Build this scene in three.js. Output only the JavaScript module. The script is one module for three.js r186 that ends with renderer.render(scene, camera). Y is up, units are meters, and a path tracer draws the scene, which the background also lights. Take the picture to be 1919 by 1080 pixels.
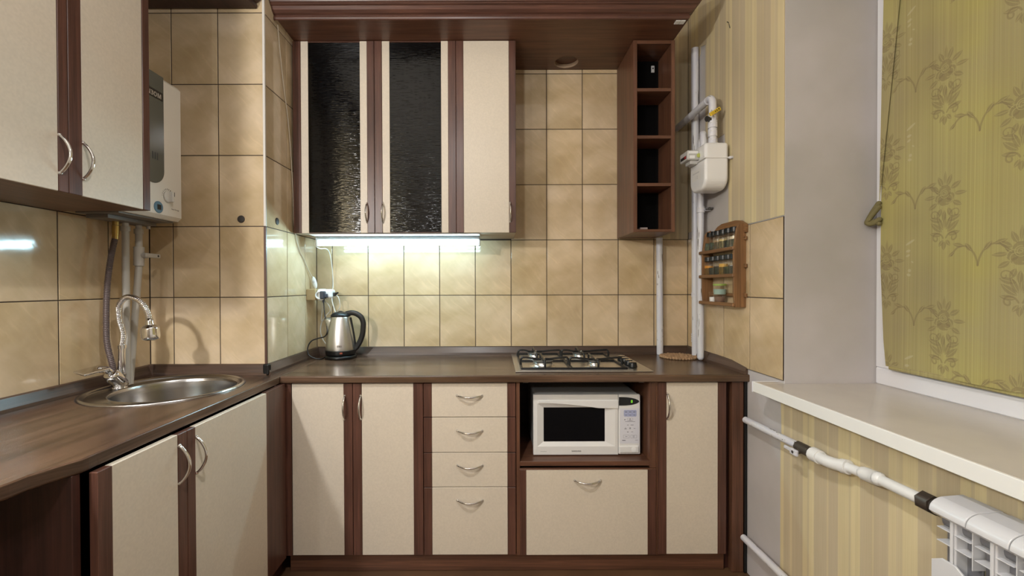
import * as THREE from 'three';
import { mergeGeometries } from 'three/addons/utils/BufferGeometryUtils.js';
import { ConvexGeometry } from 'three/addons/geometries/ConvexGeometry.js';
import { RoundedBoxGeometry } from 'three/addons/geometries/RoundedBoxGeometry.js';
import { RectAreaLightUniformsLib } from 'three/addons/lights/RectAreaLightUniformsLib.js';

// ---------------------------------------------------------------- camera, light, exposure
const W = 1919, H = 1080, EYE = 1.25, DEG = Math.PI / 180;
const scene = new THREE.Scene();
const camera = new THREE.PerspectiveCamera(2 * Math.atan(540 / 828.1) / DEG, W / H, 0.05, 50);
camera.position.set(0, EYE, 0);
camera.rotation.order = 'YXZ';
camera.rotation.set(-0.5155 * DEG, -0.0345 * DEG, -0.1827 * DEG);
camera.setViewOffset(W, H, 30.44, -4.53, W, H);
const renderer = new THREE.WebGLRenderer({ antialias: true });
renderer.toneMapping = THREE.LinearToneMapping;
renderer.toneMappingExposure = 0.97;
renderer.shadowMap.enabled = true;
RectAreaLightUniformsLib.init();
scene.background = new THREE.Color(0.004, 0.005, 0.008);       // night outside the window
const LAMP = {
  pendant: { at: [-0.22, 1.09, 0.62], cd: 1.5, down: 3.0, color: [1, 0.985, 0.97] },
  sconce: { at: [-1.30, 0.62, 0.03], cd: 6.1, color: [1, 0.985, 0.97] },
  tube: { power: 80, wall: 30, color: [0.53, 0.86, 1.0] },
};

// ---------------------------------------------------------------- helpers
// coordinates below are (x to the right, y above the eye, depth in front of the camera)
const V = (x, y, d) => new THREE.Vector3(x, y + EYE, -d);
let seed = 7;
const rnd = () => { seed = (seed * 1664525 + 1013904223) >>> 0; return seed / 4294967296; };
const hash = (x, y) => { let h = (Math.imul(x | 0, 374761393) + Math.imul(y | 0, 668265263)) | 0; h = Math.imul(h ^ (h >>> 13), 1274126177); return ((h ^ (h >>> 16)) >>> 0) / 4294967296; };
function vnoise(x, y, px, py) {                                 // periodic value noise
  const xi = Math.floor(x), yi = Math.floor(y), fx = x - xi, fy = y - yi;
  const m = (a, n) => ((a % n) + n) % n, s = t => t * t * (3 - 2 * t);
  const a = hash(m(xi, px), m(yi, py)), b = hash(m(xi + 1, px), m(yi, py)), c = hash(m(xi, px), m(yi + 1, py)), d = hash(m(xi + 1, px), m(yi + 1, py));
  return a + (b - a) * s(fx) + (c - a) * s(fy) + (a - b - c + d) * s(fx) * s(fy);
}
function fbm(u, v, fu, fv, oct) { let s = 0, a = 0.5, t = 0; for (let i = 0; i < oct; i++) { s += a * vnoise(u * fu + i * 17, v * fv + i * 31, fu, fv); t += a; a *= 0.5; fu *= 2; fv *= 2; } return s / t; }
function tex(w, h, fn, srgb = true) {
  const d = new Uint8Array(w * h * 4);
  for (let y = 0; y < h; y++) for (let x = 0; x < w; x++) {
    const c = fn(x / w, y / h), i = (y * w + x) * 4;
    for (let k = 0; k < 3; k++) d[i + k] = Math.max(0, Math.min(255, (Array.isArray(c) ? c[k] : c) * 255));
    d[i + 3] = 255;
  }
  const t = new THREE.DataTexture(d, w, h);
  t.wrapS = t.wrapT = THREE.RepeatWrapping; t.magFilter = THREE.LinearFilter; t.minFilter = THREE.LinearMipmapLinearFilter; t.generateMipmaps = true;
  if (srgb) t.colorSpace = THREE.SRGBColorSpace;
  t.needsUpdate = true; return t;
}
function canvasTex(w, h, draw) {
  const c = document.createElement('canvas'); c.width = w; c.height = h;
  draw(c.getContext('2d'), w, h);
  const t = new THREE.CanvasTexture(c); t.colorSpace = THREE.SRGBColorSpace; t.wrapS = t.wrapT = THREE.RepeatWrapping; return t;
}
const std = o => new THREE.MeshStandardMaterial(o), phys = o => new THREE.MeshPhysicalMaterial(o);
const lin = (r, g, b) => new THREE.Color().setRGB(r, g, b);

const used = {};
function numbered(n) { used[n] = (used[n] || 0) + 1; return used[n] === 1 ? n : n + '_' + String(used[n] - 1).padStart(3, '0'); }
const origin = new WeakMap();
function tag(o, label, category, group) { o.userData = { label, category }; if (group) o.userData.group = group; return o; }
function thing(name, label, category, base, group) {
  const o = new THREE.Group(); o.name = numbered(name); o.position.copy(V(...base)); scene.add(o); origin.set(o, o.position.clone());
  return tag(o, label, category, group);
}
function flat(g) {
  const r = g.index ? g.toNonIndexed() : g;
  if (!r.attributes.uv) r.setAttribute('uv', new THREE.BufferAttribute(new Float32Array(r.attributes.position.count * 2), 2));
  for (const k of Object.keys(r.attributes)) if (!['position', 'normal', 'uv'].includes(k)) r.deleteAttribute(k);
  r.morphAttributes = {}; return r;
}
function joined(geos) { geos = [].concat(geos); return geos.length === 1 ? flat(geos[0]) : mergeGeometries(geos.map(flat)); }
function part(name, geos, m, parent, label) {                   // a named child mesh; its geometry is given in scene coordinates
  const g = joined(geos).clone(), o0 = origin.get(parent) || new THREE.Vector3();
  g.translate(-o0.x, -o0.y, -o0.z);
  const o = new THREE.Mesh(g, m); o.name = name; o.castShadow = o.receiveShadow = true; parent.add(o); origin.set(o, o0);
  if (label) o.userData.label = label;
  return o;
}
function single(name, geos, m, label, category, group) {        // a thing that is one mesh, its origin at its base
  const g = joined(geos).clone(); g.computeBoundingBox(); const b = g.boundingBox;
  const c = new THREE.Vector3((b.min.x + b.max.x) / 2, b.min.y, (b.min.z + b.max.z) / 2); g.translate(-c.x, -c.y, -c.z);
  const o = new THREE.Mesh(g, m); o.name = numbered(name); o.position.copy(c); o.castShadow = o.receiveShadow = true; scene.add(o); origin.set(o, c);
  return tag(o, label, category, group);
}
function struct(name, geos, m, parent) {
  const o = new THREE.Mesh(joined(geos), m); o.name = name; o.castShadow = o.receiveShadow = true; (parent || scene).add(o);
  o.userData.kind = 'structure'; origin.set(o, new THREE.Vector3()); return o;
}
function uvProject(g, grain = 'x') {                            // uv in metres, u along the grain
  g = flat(g); const p = g.attributes.position, n = g.attributes.normal, uv = g.attributes.uv, gi = 'xyz'.indexOf(grain);
  for (let i = 0; i < p.count; i++) {
    const a = [Math.abs(n.getX(i)), Math.abs(n.getY(i)), Math.abs(n.getZ(i))], q = [p.getX(i), p.getY(i), p.getZ(i)];
    const k = a.indexOf(Math.max(...a)); let rest = [0, 1, 2].filter(j => j !== k);
    if (rest[1] === gi) rest.reverse();
    uv.setXY(i, q[rest[0]], q[rest[1]] + q[k] * 0.37);
  }
  return g;
}
const hullCache = {};
function chamfer(w, h, d, c) {
  const key = [w, h, d, c].map(v => v.toFixed(4)).join(); if (hullCache[key]) return hullCache[key].clone();
  const pts = [];
  for (const x of [-1, 1]) for (const y of [-1, 1]) for (const z of [-1, 1]) {
    const a = x * w / 2, b = y * h / 2, e = z * d / 2;
    pts.push(new THREE.Vector3(a - x * c, b - y * c, e), new THREE.Vector3(a - x * c, b, e - z * c), new THREE.Vector3(a, b - y * c, e - z * c));
  }
  return (hullCache[key] = flat(new ConvexGeometry(pts))).clone();
}
function box(x0, x1, y0, y1, d0, d1, grain = 'x', c = 0.0012) {
  const w = x1 - x0, h = y1 - y0, d = d1 - d0; c = Math.min(c, w / 4, h / 4, d / 4);
  const g = chamfer(w, h, d, c); g.translate((x0 + x1) / 2, (y0 + y1) / 2 + EYE, -(d0 + d1) / 2);
  return uvProject(g, grain);
}
function rbox(x0, x1, y0, y1, d0, d1, r, seg = 3) {
  const g = new RoundedBoxGeometry(x1 - x0, y1 - y0, d1 - d0, seg, r); g.translate((x0 + x1) / 2, (y0 + y1) / 2 + EYE, -(d0 + d1) / 2); return g;
}
function rod(a, b, r, r2 = r, seg = 20) {
  const A = V(...a), B = V(...b), L = A.distanceTo(B), g = new THREE.CylinderGeometry(r2, r, L, seg);
  g.applyQuaternion(new THREE.Quaternion().setFromUnitVectors(new THREE.Vector3(0, 1, 0), B.clone().sub(A).normalize()));
  const c = A.add(B).multiplyScalar(0.5); g.translate(c.x, c.y, c.z); return g;
}
const ball = (p, r, s = 16) => { const g = new THREE.SphereGeometry(r, s, s / 2), v = V(...p); g.translate(v.x, v.y, v.z); return g; };
function tube(pts, r, seg = 64, rad = 10, tension) {
  const c = new THREE.CatmullRomCurve3(pts.map(p => V(...p)), false, tension === undefined ? 'centripetal' : 'catmullrom', tension);
  const g = new THREE.TubeGeometry(c, seg, r, rad);
  return joined([g, ball(pts[0], r, 10), ball(pts[pts.length - 1], r, 10)]);
}
function hose(pts, r, rings) {                                  // corrugated or braided hose: radius swells ring by ring
  const c = new THREE.CatmullRomCurve3(pts.map(p => V(...p)), false, 'centripetal'), seg = rings * 4;
  const g = new THREE.TubeGeometry(c, seg, 1, 12), p = g.attributes.position, v = new THREE.Vector3();
  for (let i = 0; i <= seg; i++) { const o = c.getPointAt(i / seg), k = r * (0.93 + 0.09 * Math.cos(i * Math.PI / 2)); for (let j = 0; j <= 12; j++) { const q = i * 13 + j; v.fromBufferAttribute(p, q).sub(o).multiplyScalar(k).add(o); p.setXYZ(q, v.x, v.y, v.z); } }
  g.computeVertexNormals(); return g;
}
function lathe(profile, at, seg = 40, dir) {
  const g = new THREE.LatheGeometry(profile.map(p => new THREE.Vector2(Math.max(p[0], 1e-4), p[1])), seg);
  if (dir) g.applyQuaternion(new THREE.Quaternion().setFromUnitVectors(new THREE.Vector3(0, 1, 0), new THREE.Vector3(...dir).normalize()));
  const v = V(...at); g.translate(v.x, v.y, v.z); return g;
}
function rings(list, seg = 64) {                                // surface through circles {x, d, r, y}
  const pos = [], uv = [], idx = [];
  list.forEach((c, i) => { for (let j = 0; j <= seg; j++) { const a = j / seg * 2 * Math.PI, v = V(c.x + c.r * Math.cos(a), c.y, c.d + c.r * Math.sin(a)); pos.push(v.x, v.y, v.z); uv.push(j / seg, i / list.length); } });
  for (let i = 0; i < list.length - 1; i++) for (let j = 0; j < seg; j++) { const a = i * (seg + 1) + j, b = a + seg + 1; idx.push(a, a + 1, b, a + 1, b + 1, b); }
  const g = new THREE.BufferGeometry(); g.setAttribute('position', new THREE.Float32BufferAttribute(pos, 3)); g.setAttribute('uv', new THREE.Float32BufferAttribute(uv, 2)); g.setIndex(idx); g.computeVertexNormals(); return g;
}
function slab(points, y0, y1, grain, bevel = 0.005, hole) {     // (x, depth) outline extruded upwards
  const s = new THREE.Shape(points.map(p => new THREE.Vector2(p[0], p[1])));
  if (hole) for (const q of [].concat(hole)) { const h = new THREE.Path(); h.absellipse(q.x, q.d, q.r, q.r, 0, 2 * Math.PI, true); s.holes.push(h); }
  const g = new THREE.ExtrudeGeometry(s, { depth: y1 - y0 - 2 * bevel, bevelEnabled: bevel > 0, bevelThickness: bevel, bevelSize: bevel, bevelOffset: -bevel, bevelSegments: 3, curveSegments: 48 });
  g.rotateX(-Math.PI / 2); g.translate(0, y0 + bevel + EYE, 0); return uvProject(g, grain);
}
function sheetX(points, x0, x1) {                               // (depth, y) outline extruded in x
  const s = new THREE.Shape(points.map(p => new THREE.Vector2(p[0], p[1] + EYE)));
  const g = new THREE.ExtrudeGeometry(s, { depth: x1 - x0, bevelEnabled: false }); g.rotateY(Math.PI / 2); g.translate(x0, 0, 0); return uvProject(g, 'z');
}
function prismX(profile, x0, x1) {                              // (depth, y) profile swept in x with sharp facets
  return sheetX(profile, x0, x1);
}
function decal(name, w, h, at, facing, t, parent, o = {}, label) {
  const g = new THREE.PlaneGeometry(w, h); if (facing === '+x') g.rotateY(Math.PI / 2); if (facing === '-x') g.rotateY(-Math.PI / 2); if (facing === '-y') g.rotateX(Math.PI / 2);
  const v = V(...at); g.translate(v.x, v.y, v.z);
  return part(name, g, std({ map: t, roughness: 0.45, ...o }), parent, label);
}

// ---------------------------------------------------------------- materials
const woodMap = tex(512, 512, (u, v) => {
  const a = fbm(u, v, 3, 40, 4), b = fbm(u, v, 8, 160, 2), c = fbm(u, v, 2, 5, 3);
  const k = 0.80 + 0.30 * (a - 0.5) + 0.20 * (b - 0.5) + 0.22 * (c - 0.5);
  return [k, k * 0.985, k * 0.96];
});
woodMap.repeat.set(1 / 0.7, 1 / 0.35);
const woodBump = tex(256, 512, (u, v) => fbm(u, v, 6, 200, 2), false); woodBump.repeat.set(1 / 0.5, 1 / 0.35);
const wood = std({ color: lin(0.155, 0.068, 0.048), map: woodMap, roughness: 0.36, bumpMap: woodBump, bumpScale: 0.00012 });
const woodDark = std({ color: lin(0.062, 0.021, 0.016), map: woodMap, roughness: 0.4 });
const cream = std({ color: lin(0.76, 0.67, 0.545), roughness: 0.42, map: (() => { const t = tex(256, 256, (u, v) => 0.93 + 0.018 * (fbm(u, v, 5, 5, 4) - 0.5) + 0.035 * (vnoise(u * 128, v * 128, 128, 128) - 0.5)); t.repeat.set(1.6, 1.6); return t; })() });
const counterMap = tex(1024, 512, (u, v) => {
  const a = fbm(u, v, 4, 26, 5), b = fbm(u, v, 12, 190, 2), c = fbm(u, v, 3, 4, 4), k = 0.72 + 0.42 * (a - 0.5) + 0.22 * (b - 0.5) + 0.34 * (c - 0.5);
  return [k, k * (0.97 + 0.05 * (c - 0.5)), k * (0.93 + 0.08 * (a - 0.5))];
});
counterMap.repeat.set(1 / 1.3, 1 / 0.65);
const counterM = std({ color: lin(0.180, 0.108, 0.072), map: counterMap, roughness: 0.25, bumpMap: woodBump, bumpScale: 0.0001 });
const upstandM = std({ color: lin(0.115, 0.070, 0.050), map: woodMap, roughness: 0.3 });
const blackM = std({ color: 0x0b0b0c, roughness: 0.35 });
const enamelBlack = std({ color: 0x0d0d0e, roughness: 0.32 });
const steel = std({ color: lin(0.62, 0.60, 0.57), metalness: 1, roughness: 0.24 });
const brushed = std({ color: lin(0.66, 0.64, 0.61), metalness: 1, roughness: 0.3, bumpMap: (() => { const t = tex(64, 512, (u, v) => vnoise(u * 4, v * 512, 4, 512), false); t.repeat.set(1, 2); return t; })(), bumpScale: 0.00006 });
const chrome = std({ color: lin(0.80, 0.80, 0.80), metalness: 1, roughness: 0.07 });
const nickel = std({ color: lin(0.72, 0.69, 0.64), metalness: 1, roughness: 0.16 });
const braid = std({ color: lin(0.36, 0.34, 0.34), metalness: 0.9, roughness: 0.4 });
const brass = std({ color: lin(0.46, 0.31, 0.10), metalness: 1, roughness: 0.3 });
const iron = std({ color: lin(0.10, 0.095, 0.09), metalness: 0.8, roughness: 0.5 });
const whitePaintMap = tex(256, 256, (u, v) => { const a = fbm(u, v, 10, 10, 4), b = fbm(u, v, 40, 40, 2); const chip = a > 0.735 || b > 0.93; return chip ? [0.45, 0.42, 0.40] : [0.90 + 0.08 * (a - 0.5), 0.90 + 0.08 * (a - 0.5), 0.91]; });
const pipeWhite = std({ color: lin(0.86, 0.86, 0.88), map: whitePaintMap, roughness: 0.38, bumpMap: tex(128, 128, (u, v) => fbm(u, v, 9, 9, 4), false), bumpScale: 0.001 });
const plasticWhite = std({ color: lin(0.80, 0.80, 0.79), roughness: 0.35 });
const plasticGrey = std({ color: lin(0.55, 0.53, 0.50), roughness: 0.45 });
const enamelWhite = std({ color: lin(0.79, 0.785, 0.775), roughness: 0.28 });
const grout = std({ color: lin(0.045, 0.030, 0.022), roughness: 0.9 });
const plaster = std({ color: lin(0.60, 0.565, 0.555), roughness: 0.9, map: (() => { const t = tex(256, 256, (u, v) => { const a = fbm(u, v, 4, 4, 5); return [0.92 + 0.14 * (a - 0.5), 0.92 + 0.13 * (a - 0.5), 0.92 + 0.16 * (a - 0.5)]; }); return t; })(), bumpMap: tex(128, 128, (u, v) => fbm(u, v, 12, 12, 4), false), bumpScale: 0.001 });
const bands = [[0.00, 0.055, 0.15], [0.055, 0.10, 0.85], [0.10, 0.115, 0.45], [0.115, 0.16, 0.95], [0.16, 0.27, 0.22], [0.27, 0.285, 0.6], [0.285, 0.36, 0.12], [0.36, 0.44, 0.9], [0.44, 0.455, 0.55], [0.455, 0.52, 0.98], [0.52, 0.60, 0.3], [0.60, 0.61, 0.65], [0.61, 0.70, 0.15], [0.70, 0.745, 0.75], [0.745, 0.78, 0.5], [0.78, 0.86, 0.95], [0.86, 0.93, 0.25], [0.93, 0.95, 0.7], [0.95, 1.0, 0.2]];
const paperMap = tex(1024, 128, (u, v) => {
  let k = 0; const e = 0.004; for (const [a, b, q] of bands) k += q * Math.max(0, Math.min(1, (u - a) / e + 0.5)) * Math.max(0, Math.min(1, (b - u) / e + 0.5));
  const f = 0.022 * (vnoise(u * 256, v * 4, 256, 4) - 0.5) + 0.03 * (fbm(u, v, 7, 3, 3) - 0.5) + 0.03 * (vnoise(u * 40, 5, 40, 1) - 0.5);
  return [0.735 + 0.105 * k + f, 0.675 + 0.105 * k + f, 0.570 + 0.045 * k + f];
});
paperMap.repeat.set(1 / 0.53, 1 / 0.53);
const paper = std({ map: paperMap, roughness: 0.75 });
const whitePVC = std({ color: lin(0.78, 0.78, 0.82), roughness: 0.3 });
const oak = std({ color: lin(0.36, 0.185, 0.078), map: woodMap, roughness: 0.5 });
const clearGlass = phys({ color: 0xffffff, transmission: 1, thickness: 0, roughness: 0.03, ior: 1.45 });
const mahogany = std({ color: lin(0.190, 0.085, 0.050), map: woodMap, roughness: 0.4 });

const sinkSteel = std({ color: lin(0.46, 0.45, 0.44), metalness: 1, roughness: 0.2, bumpMap: brushed.bumpMap, bumpScale: 0.00004 });
// tiles: one marbled texture seen through six different windows
const strokes = (u, v) => { const w = 0.25 * fbm(u, v, 3, 3, 3); return fbm(u + w, v + u + 0.6 * w, 13, 44, 3); };  // short slanting brush strokes
const tileTex = tex(512, 512, (u, v) => {
  const wx = fbm(u, v, 3, 3, 4), wy = fbm(v, u, 3, 3, 4), a = fbm(u + 0.22 * wx, v + 0.22 * wy, 5, 6, 5), b = fbm(u, v, 2, 2, 3), st = strokes(u, v), lt = 0.03 * (st - 0.5) + Math.max(0, st - 0.66) * 0.08;
  const k = 0.85 + 0.19 * (a - 0.5) + 0.07 * (b - 0.5) + lt, c = 0.6 * (a - 0.5) + 0.6 * (b - 0.5);
  return [k, k * (0.968 + 0.05 * c), k * (0.915 + 0.20 * c)];
});
const tileBump = tex(512, 512, (u, v) => 0.3 * strokes(u, v) + 0.7 * fbm(u, v, 5, 5, 3), false);
const tileMats = [0, 1, 2, 3, 4, 5].map(i => {
  const m = tileTex.clone(), b = tileBump.clone(); for (const t of [m, b]) { t.repeat.set(1.55, 1.55); t.offset.set(i * 0.37, i * 0.23); t.needsUpdate = true; }
  const k = [1, 0.96, 1.03, 0.98, 1.02, 0.95][i];
  return std({ color: lin(0.90 * k, 0.752 * k, 0.545 * k), map: m, roughness: 0.075, bumpMap: b, bumpScale: 0.00022 });
});
const tileCache = {};
function tileGeo(w, h) {
  const key = w.toFixed(3) + h.toFixed(3); if (tileCache[key]) return tileCache[key];
  const a = w / 2, b = h / 2, c = 0.0013, t = 0.006, f = [[-a + c, -b + c, t], [a - c, -b + c, t], [a - c, b - c, t], [-a + c, b - c, t]], e = [[-a, -b, t - c * 0.8], [a, -b, t - c * 0.8], [a, b, t - c * 0.8], [-a, b, t - c * 0.8]], k = [[-a, -b, 0], [a, -b, 0], [a, b, 0], [-a, b, 0]];
  const P = [], q = (A, B, C, D) => P.push(...A, ...B, ...C, ...A, ...C, ...D);
  q(...f); for (let i = 0; i < 4; i++) { const j = (i + 1) % 4; q(e[i], e[j], f[j], f[i]); q(k[i], k[j], e[j], e[i]); }
  const g = new THREE.BufferGeometry(); g.setAttribute('position', new THREE.Float32BufferAttribute(P, 3)); g.computeVertexNormals();
  const uv = []; for (let i = 0; i < P.length; i += 3) uv.push(P[i], P[i + 1]); g.setAttribute('uv', new THREE.Float32BufferAttribute(uv, 2));
  return (tileCache[key] = g);
}
let tileNo = 0;
function tileField(wall, us, vs, place, turn, skip) {           // us, vs: joint lines; a tile between each pair
  for (let i = 0; i < us.length - 1; i++) for (let j = 0; j < vs.length - 1; j++) {
    const u0 = us[i], u1 = us[i + 1], v0 = vs[j], v1 = vs[j + 1]; if (u1 - u0 < 0.012 || (skip && skip((u0 + u1) / 2, (v0 + v1) / 2))) continue;
    const m = new THREE.Mesh(tileGeo(u1 - u0 - 0.0038, Math.abs(v1 - v0) - 0.0036), tileMats[Math.floor(rnd() * 6)]);
    m.name = tileNo ? 'tile_' + String(tileNo).padStart(3, '0') : 'tile'; tileNo++;
    m.position.copy(place((u0 + u1) / 2, (v0 + v1) / 2)); m.rotation.y = turn; m.rotation.z = 0; m.castShadow = m.receiveShadow = true; wall.add(m);
  }
}

// ---------------------------------------------------------------- the room
const ZB = 2.4918, ZF = 1.893, ZC = 1.942, XL = -1.518, XR = 1.09, XC = -1.008, CT = -0.3826, CB = -0.414, FL = -EYE, CE = 1.80, TH = 0.3109, TW = 0.2014;
const rowsB = [CE - 0.001, 1.1942 + TH, 1.1942, 0.8833, 0.5724, 0.2615, -0.0494, -0.3603, -0.3815].reverse();
const rowsC = [1.1996 + 2 * TH, 1.1996 + TH, 1.1996, 0.8887, 0.5778, 0.2669, -0.0440, -0.3549, -0.3815].reverse();
const floorMap = tex(256, 256, (u, v) => { const a = fbm(u, v, 4, 4, 4); return [0.55 + 0.2 * (a - 0.5), 0.45 + 0.17 * (a - 0.5), 0.36 + 0.14 * (a - 0.5)]; });
struct('floor', box(-1.9, 1.6, FL - 0.1, FL, -3.4, 2.8), std({ map: floorMap, color: lin(0.45, 0.36, 0.28), roughness: 0.45 }));
struct('ceiling', box(-1.9, 1.6, CE, CE + 0.1, -3.4, 2.8), std({ color: lin(0.62, 0.59, 0.55), roughness: 0.9 }));
const wallBack = struct('wall_back', box(-1.9, 1.6, FL, CE, ZB + 0.0018, ZB + 0.2), grout);
const wallLeft = struct('wall_left', box(XL - 0.25, XL - 0.0018, FL, CE, -3.25, ZB + 0.0018), grout);
const wallColumn = struct('wall_column', box(XL - 0.0018, XC - 0.0018, FL, CE, ZC + 0.0018, ZB + 0.0018), grout);
struct('wall_front', box(-1.9, 1.6, FL, CE, -3.4, -3.25), std({ color: lin(0.30, 0.24, 0.18), roughness: 0.85 }));
// back wall tiles; those wholly behind the wall cabinets are left out
const cols = [-1.008]; for (let k = 0; k <= 9; k++) cols.push(-0.9188 + TW * k); cols.push(1.085);
tileField(wallBack, cols, rowsB, (u, v) => V(u, v, ZB + 0.006), 0, (u, v) => (v > 0.3 && v < 1.2 && u > -0.93 && u < 0.0) || (v > 0.3 && u > 0.89));
part('wallpaper', box(0.895, 1.0855, 0.263, CE, ZB + 0.0005, ZB + 0.0018, 'x', 0.0003), paper, wallBack);
// boxed-in column in the left corner
tileField(wallColumn, [XL, -1.4148, -1.2114, XC], rowsC, (u, v) => V(u, v, ZC + 0.006), 0);
tileField(wallColumn, [ZC + 0.004, 2.1430, 2.3440, ZB], rowsC, (u, v) => V(XC - 0.006, v, u), Math.PI / 2);
const holeM = std({ color: lin(0.030, 0.022, 0.016), roughness: 0.6 });
part('hole_cap', lathe([[0, 0.004], [0.013, 0.004], [0.016, 0.002], [0.0165, 0]], [-1.1147, 0.2987, ZC], 24, [0, 0, 1]), holeM, wallColumn, 'dark round cap in the tile');
part('hole_cap', lathe([[0, 0.004], [0.013, 0.004], [0.016, 0.002], [0.0165, 0]], [XC, 0.304, 2.044], 24, [1, 0, 0]), holeM, wallColumn, 'dark round cap in the tile');
struct('trim_1', rbox(XC - 0.008, XC + 0.002, 0.268, CE - 0.001, ZC - 0.002, ZC + 0.008, 0.002, 2), std({ color: lin(0.70, 0.66, 0.60), roughness: 0.4 }));
struct('trim_2', rbox(XC - 0.008, XC + 0.002, -0.345, 0.266, ZC - 0.002, ZC + 0.008, 0.002, 2), std({ color: lin(0.10, 0.05, 0.035), roughness: 0.4 }));
// left wall tiles
const zl = [0.127]; for (let k = -6; k <= 1; k++) zl.push(1.5355 + TW * k); zl.push(ZC);
tileField(wallLeft, zl.slice(1), rowsC, (u, v) => V(XL - 0.006, v, u), Math.PI / 2, (u, v) => v > 0.3 && u < 1.4);
part('wallpaper', box(XL - 0.0018, XL - 0.0003, FL + 0.001, CE - 0.001, -3.249, 0.32, 'z', 0.0003), paper, wallLeft);
// right wall: plaster with wallpaper, tiles and the window opening
const ZR = 1.666, XW = 1.429, SILL = -0.370, ZN = 0.10;
const wallRight = struct('wall_right', [
  box(XR, 1.60, FL, CE, ZR, ZB + 0.2, 'z', 0.002), box(XR, 1.60, FL, SILL - 0.037, ZN, ZR, 'z', 0), box(XR, 1.60, 1.25, CE, ZN, ZR, 'z', 0.002), box(XR, 1.60, FL, CE, -3.25, ZN, 'z', 0.002)], plaster);
part('grout', box(XR - 0.0042, XR, -0.3603, 0.2615, ZR + 0.001, ZB, 'z', 0.0002), grout, wallRight);
tileField(wallRight, [ZR, 1.885, 2.100, 2.312, ZB], [-0.3603, -0.0494, 0.2615], (u, v) => V(XR + 0.0002, v, u), -Math.PI / 2);
part('wallpaper', sheetX([[ZR, 0.266], [2.064, 0.266], [2.064, 0.44], [2.10, 0.72], [2.291, 0.72], [2.291, 1.245], [2.345, 1.262], [2.350, 1.225], [2.378, 1.20], [2.382, 0.30], [ZB, 0.30], [ZB, CE - 0.002], [ZR, CE - 0.002]].map(p => [-p[0], p[1]]).map(p => [p[0] * -1, p[1]]), XR - 0.0025, XR - 0.0005), paper, wallRight);
part('wallpaper', sheetX([[ZN, FL + 0.002], [1.683, FL + 0.002], [1.683, -0.60], [1.678, -0.55], [1.683, SILL - 0.05], [ZN, SILL - 0.05]], XR - 0.0025, XR - 0.0005), paper, wallRight);
// the nail and scratches
single('nail', [rod([XR, 1.222, 2.064], [XR - 0.012, 1.226, 2.062], 0.0018), rod([XR - 0.002, 1.222, 2.064], [XR - 0.004, 1.190, 2.05], 0.0016)], iron, 'small bent nail in the striped wallpaper high above the gas meter', 'nail');

// window: frame, sash, glass, sill
const win = new THREE.Group(); win.name = 'window_1'; win.userData.kind = 'structure'; scene.add(win);
const ZN2 = ZN + 0.002, ZR2 = ZR - 0.002, frX0 = XW + 0.003, frX1 = XW + 0.066;
part('window_frame', [box(frX0, frX1, SILL, SILL + 0.062, ZN2, ZR2, 'z', 0.004), box(frX0, frX1, SILL + 0.0622, 1.249, ZR2 - 0.058, ZR2, 'y', 0.004), box(frX0, frX1, SILL + 0.0622, 1.249, ZN2, ZN2 + 0.058, 'y', 0.004), box(frX0, frX1, 1.19, 1.249, ZN2 + 0.06, ZR2 - 0.06, 'z', 0.004)], whitePVC, win);
for (const [a, b] of [[0.165, 0.86], [0.90, 1.603]]) {
  const s = part('sash', [box(frX0 + 0.002, frX1 - 0.012, SILL + 0.064, SILL + 0.125, a, b, 'z', 0.005), box(frX0 + 0.002, frX1 - 0.012, SILL + 0.1252, 1.128, b - 0.06, b, 'y', 0.005), box(frX0 + 0.002, frX1 - 0.012, SILL + 0.1252, 1.128, a, a + 0.06, 'y', 0.005), box(frX0 + 0.002, frX1 - 0.012, 1.13, 1.188, a, b, 'z', 0.005)], whitePVC, win);
  part('pane', box(frX0 + 0.02, frX0 + 0.026, SILL + 0.12, 1.135, a + 0.055, b - 0.055, 'z', 0.0005), clearGlass, s);
}
const sillM = std({ color: lin(0.66, 0.60, 0.54), roughness: 0.28, map: (() => { const t = tex(128, 128, (u, v) => 0.94 + 0.05 * (fbm(u, v, 8, 8, 4) - 0.5)); t.repeat.set(2, 2); return t; })() });
part('window_sill', [box(0.995, XW + 0.012, SILL - 0.037, SILL, 0.06, ZR - 0.001, 'z', 0.004), box(0.995, XR - 0.001, SILL - 0.037, SILL, ZR - 0.004, 1.698, 'z', 0.003)], sillM, win, 'cream window sill with a thick white front edge');
part('sill_edge', box(0.990, 0.9955, SILL - 0.038, SILL + 0.0005, 0.06, 1.698, 'z', 0.002), std({ color: lin(0.80, 0.80, 0.77), roughness: 0.35 }), win);
part('sill_cap', box(0.988, XR - 0.001, SILL - 0.040, SILL + 0.001, 1.698, 1.702, 'x', 0.001), whitePVC, win);

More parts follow.
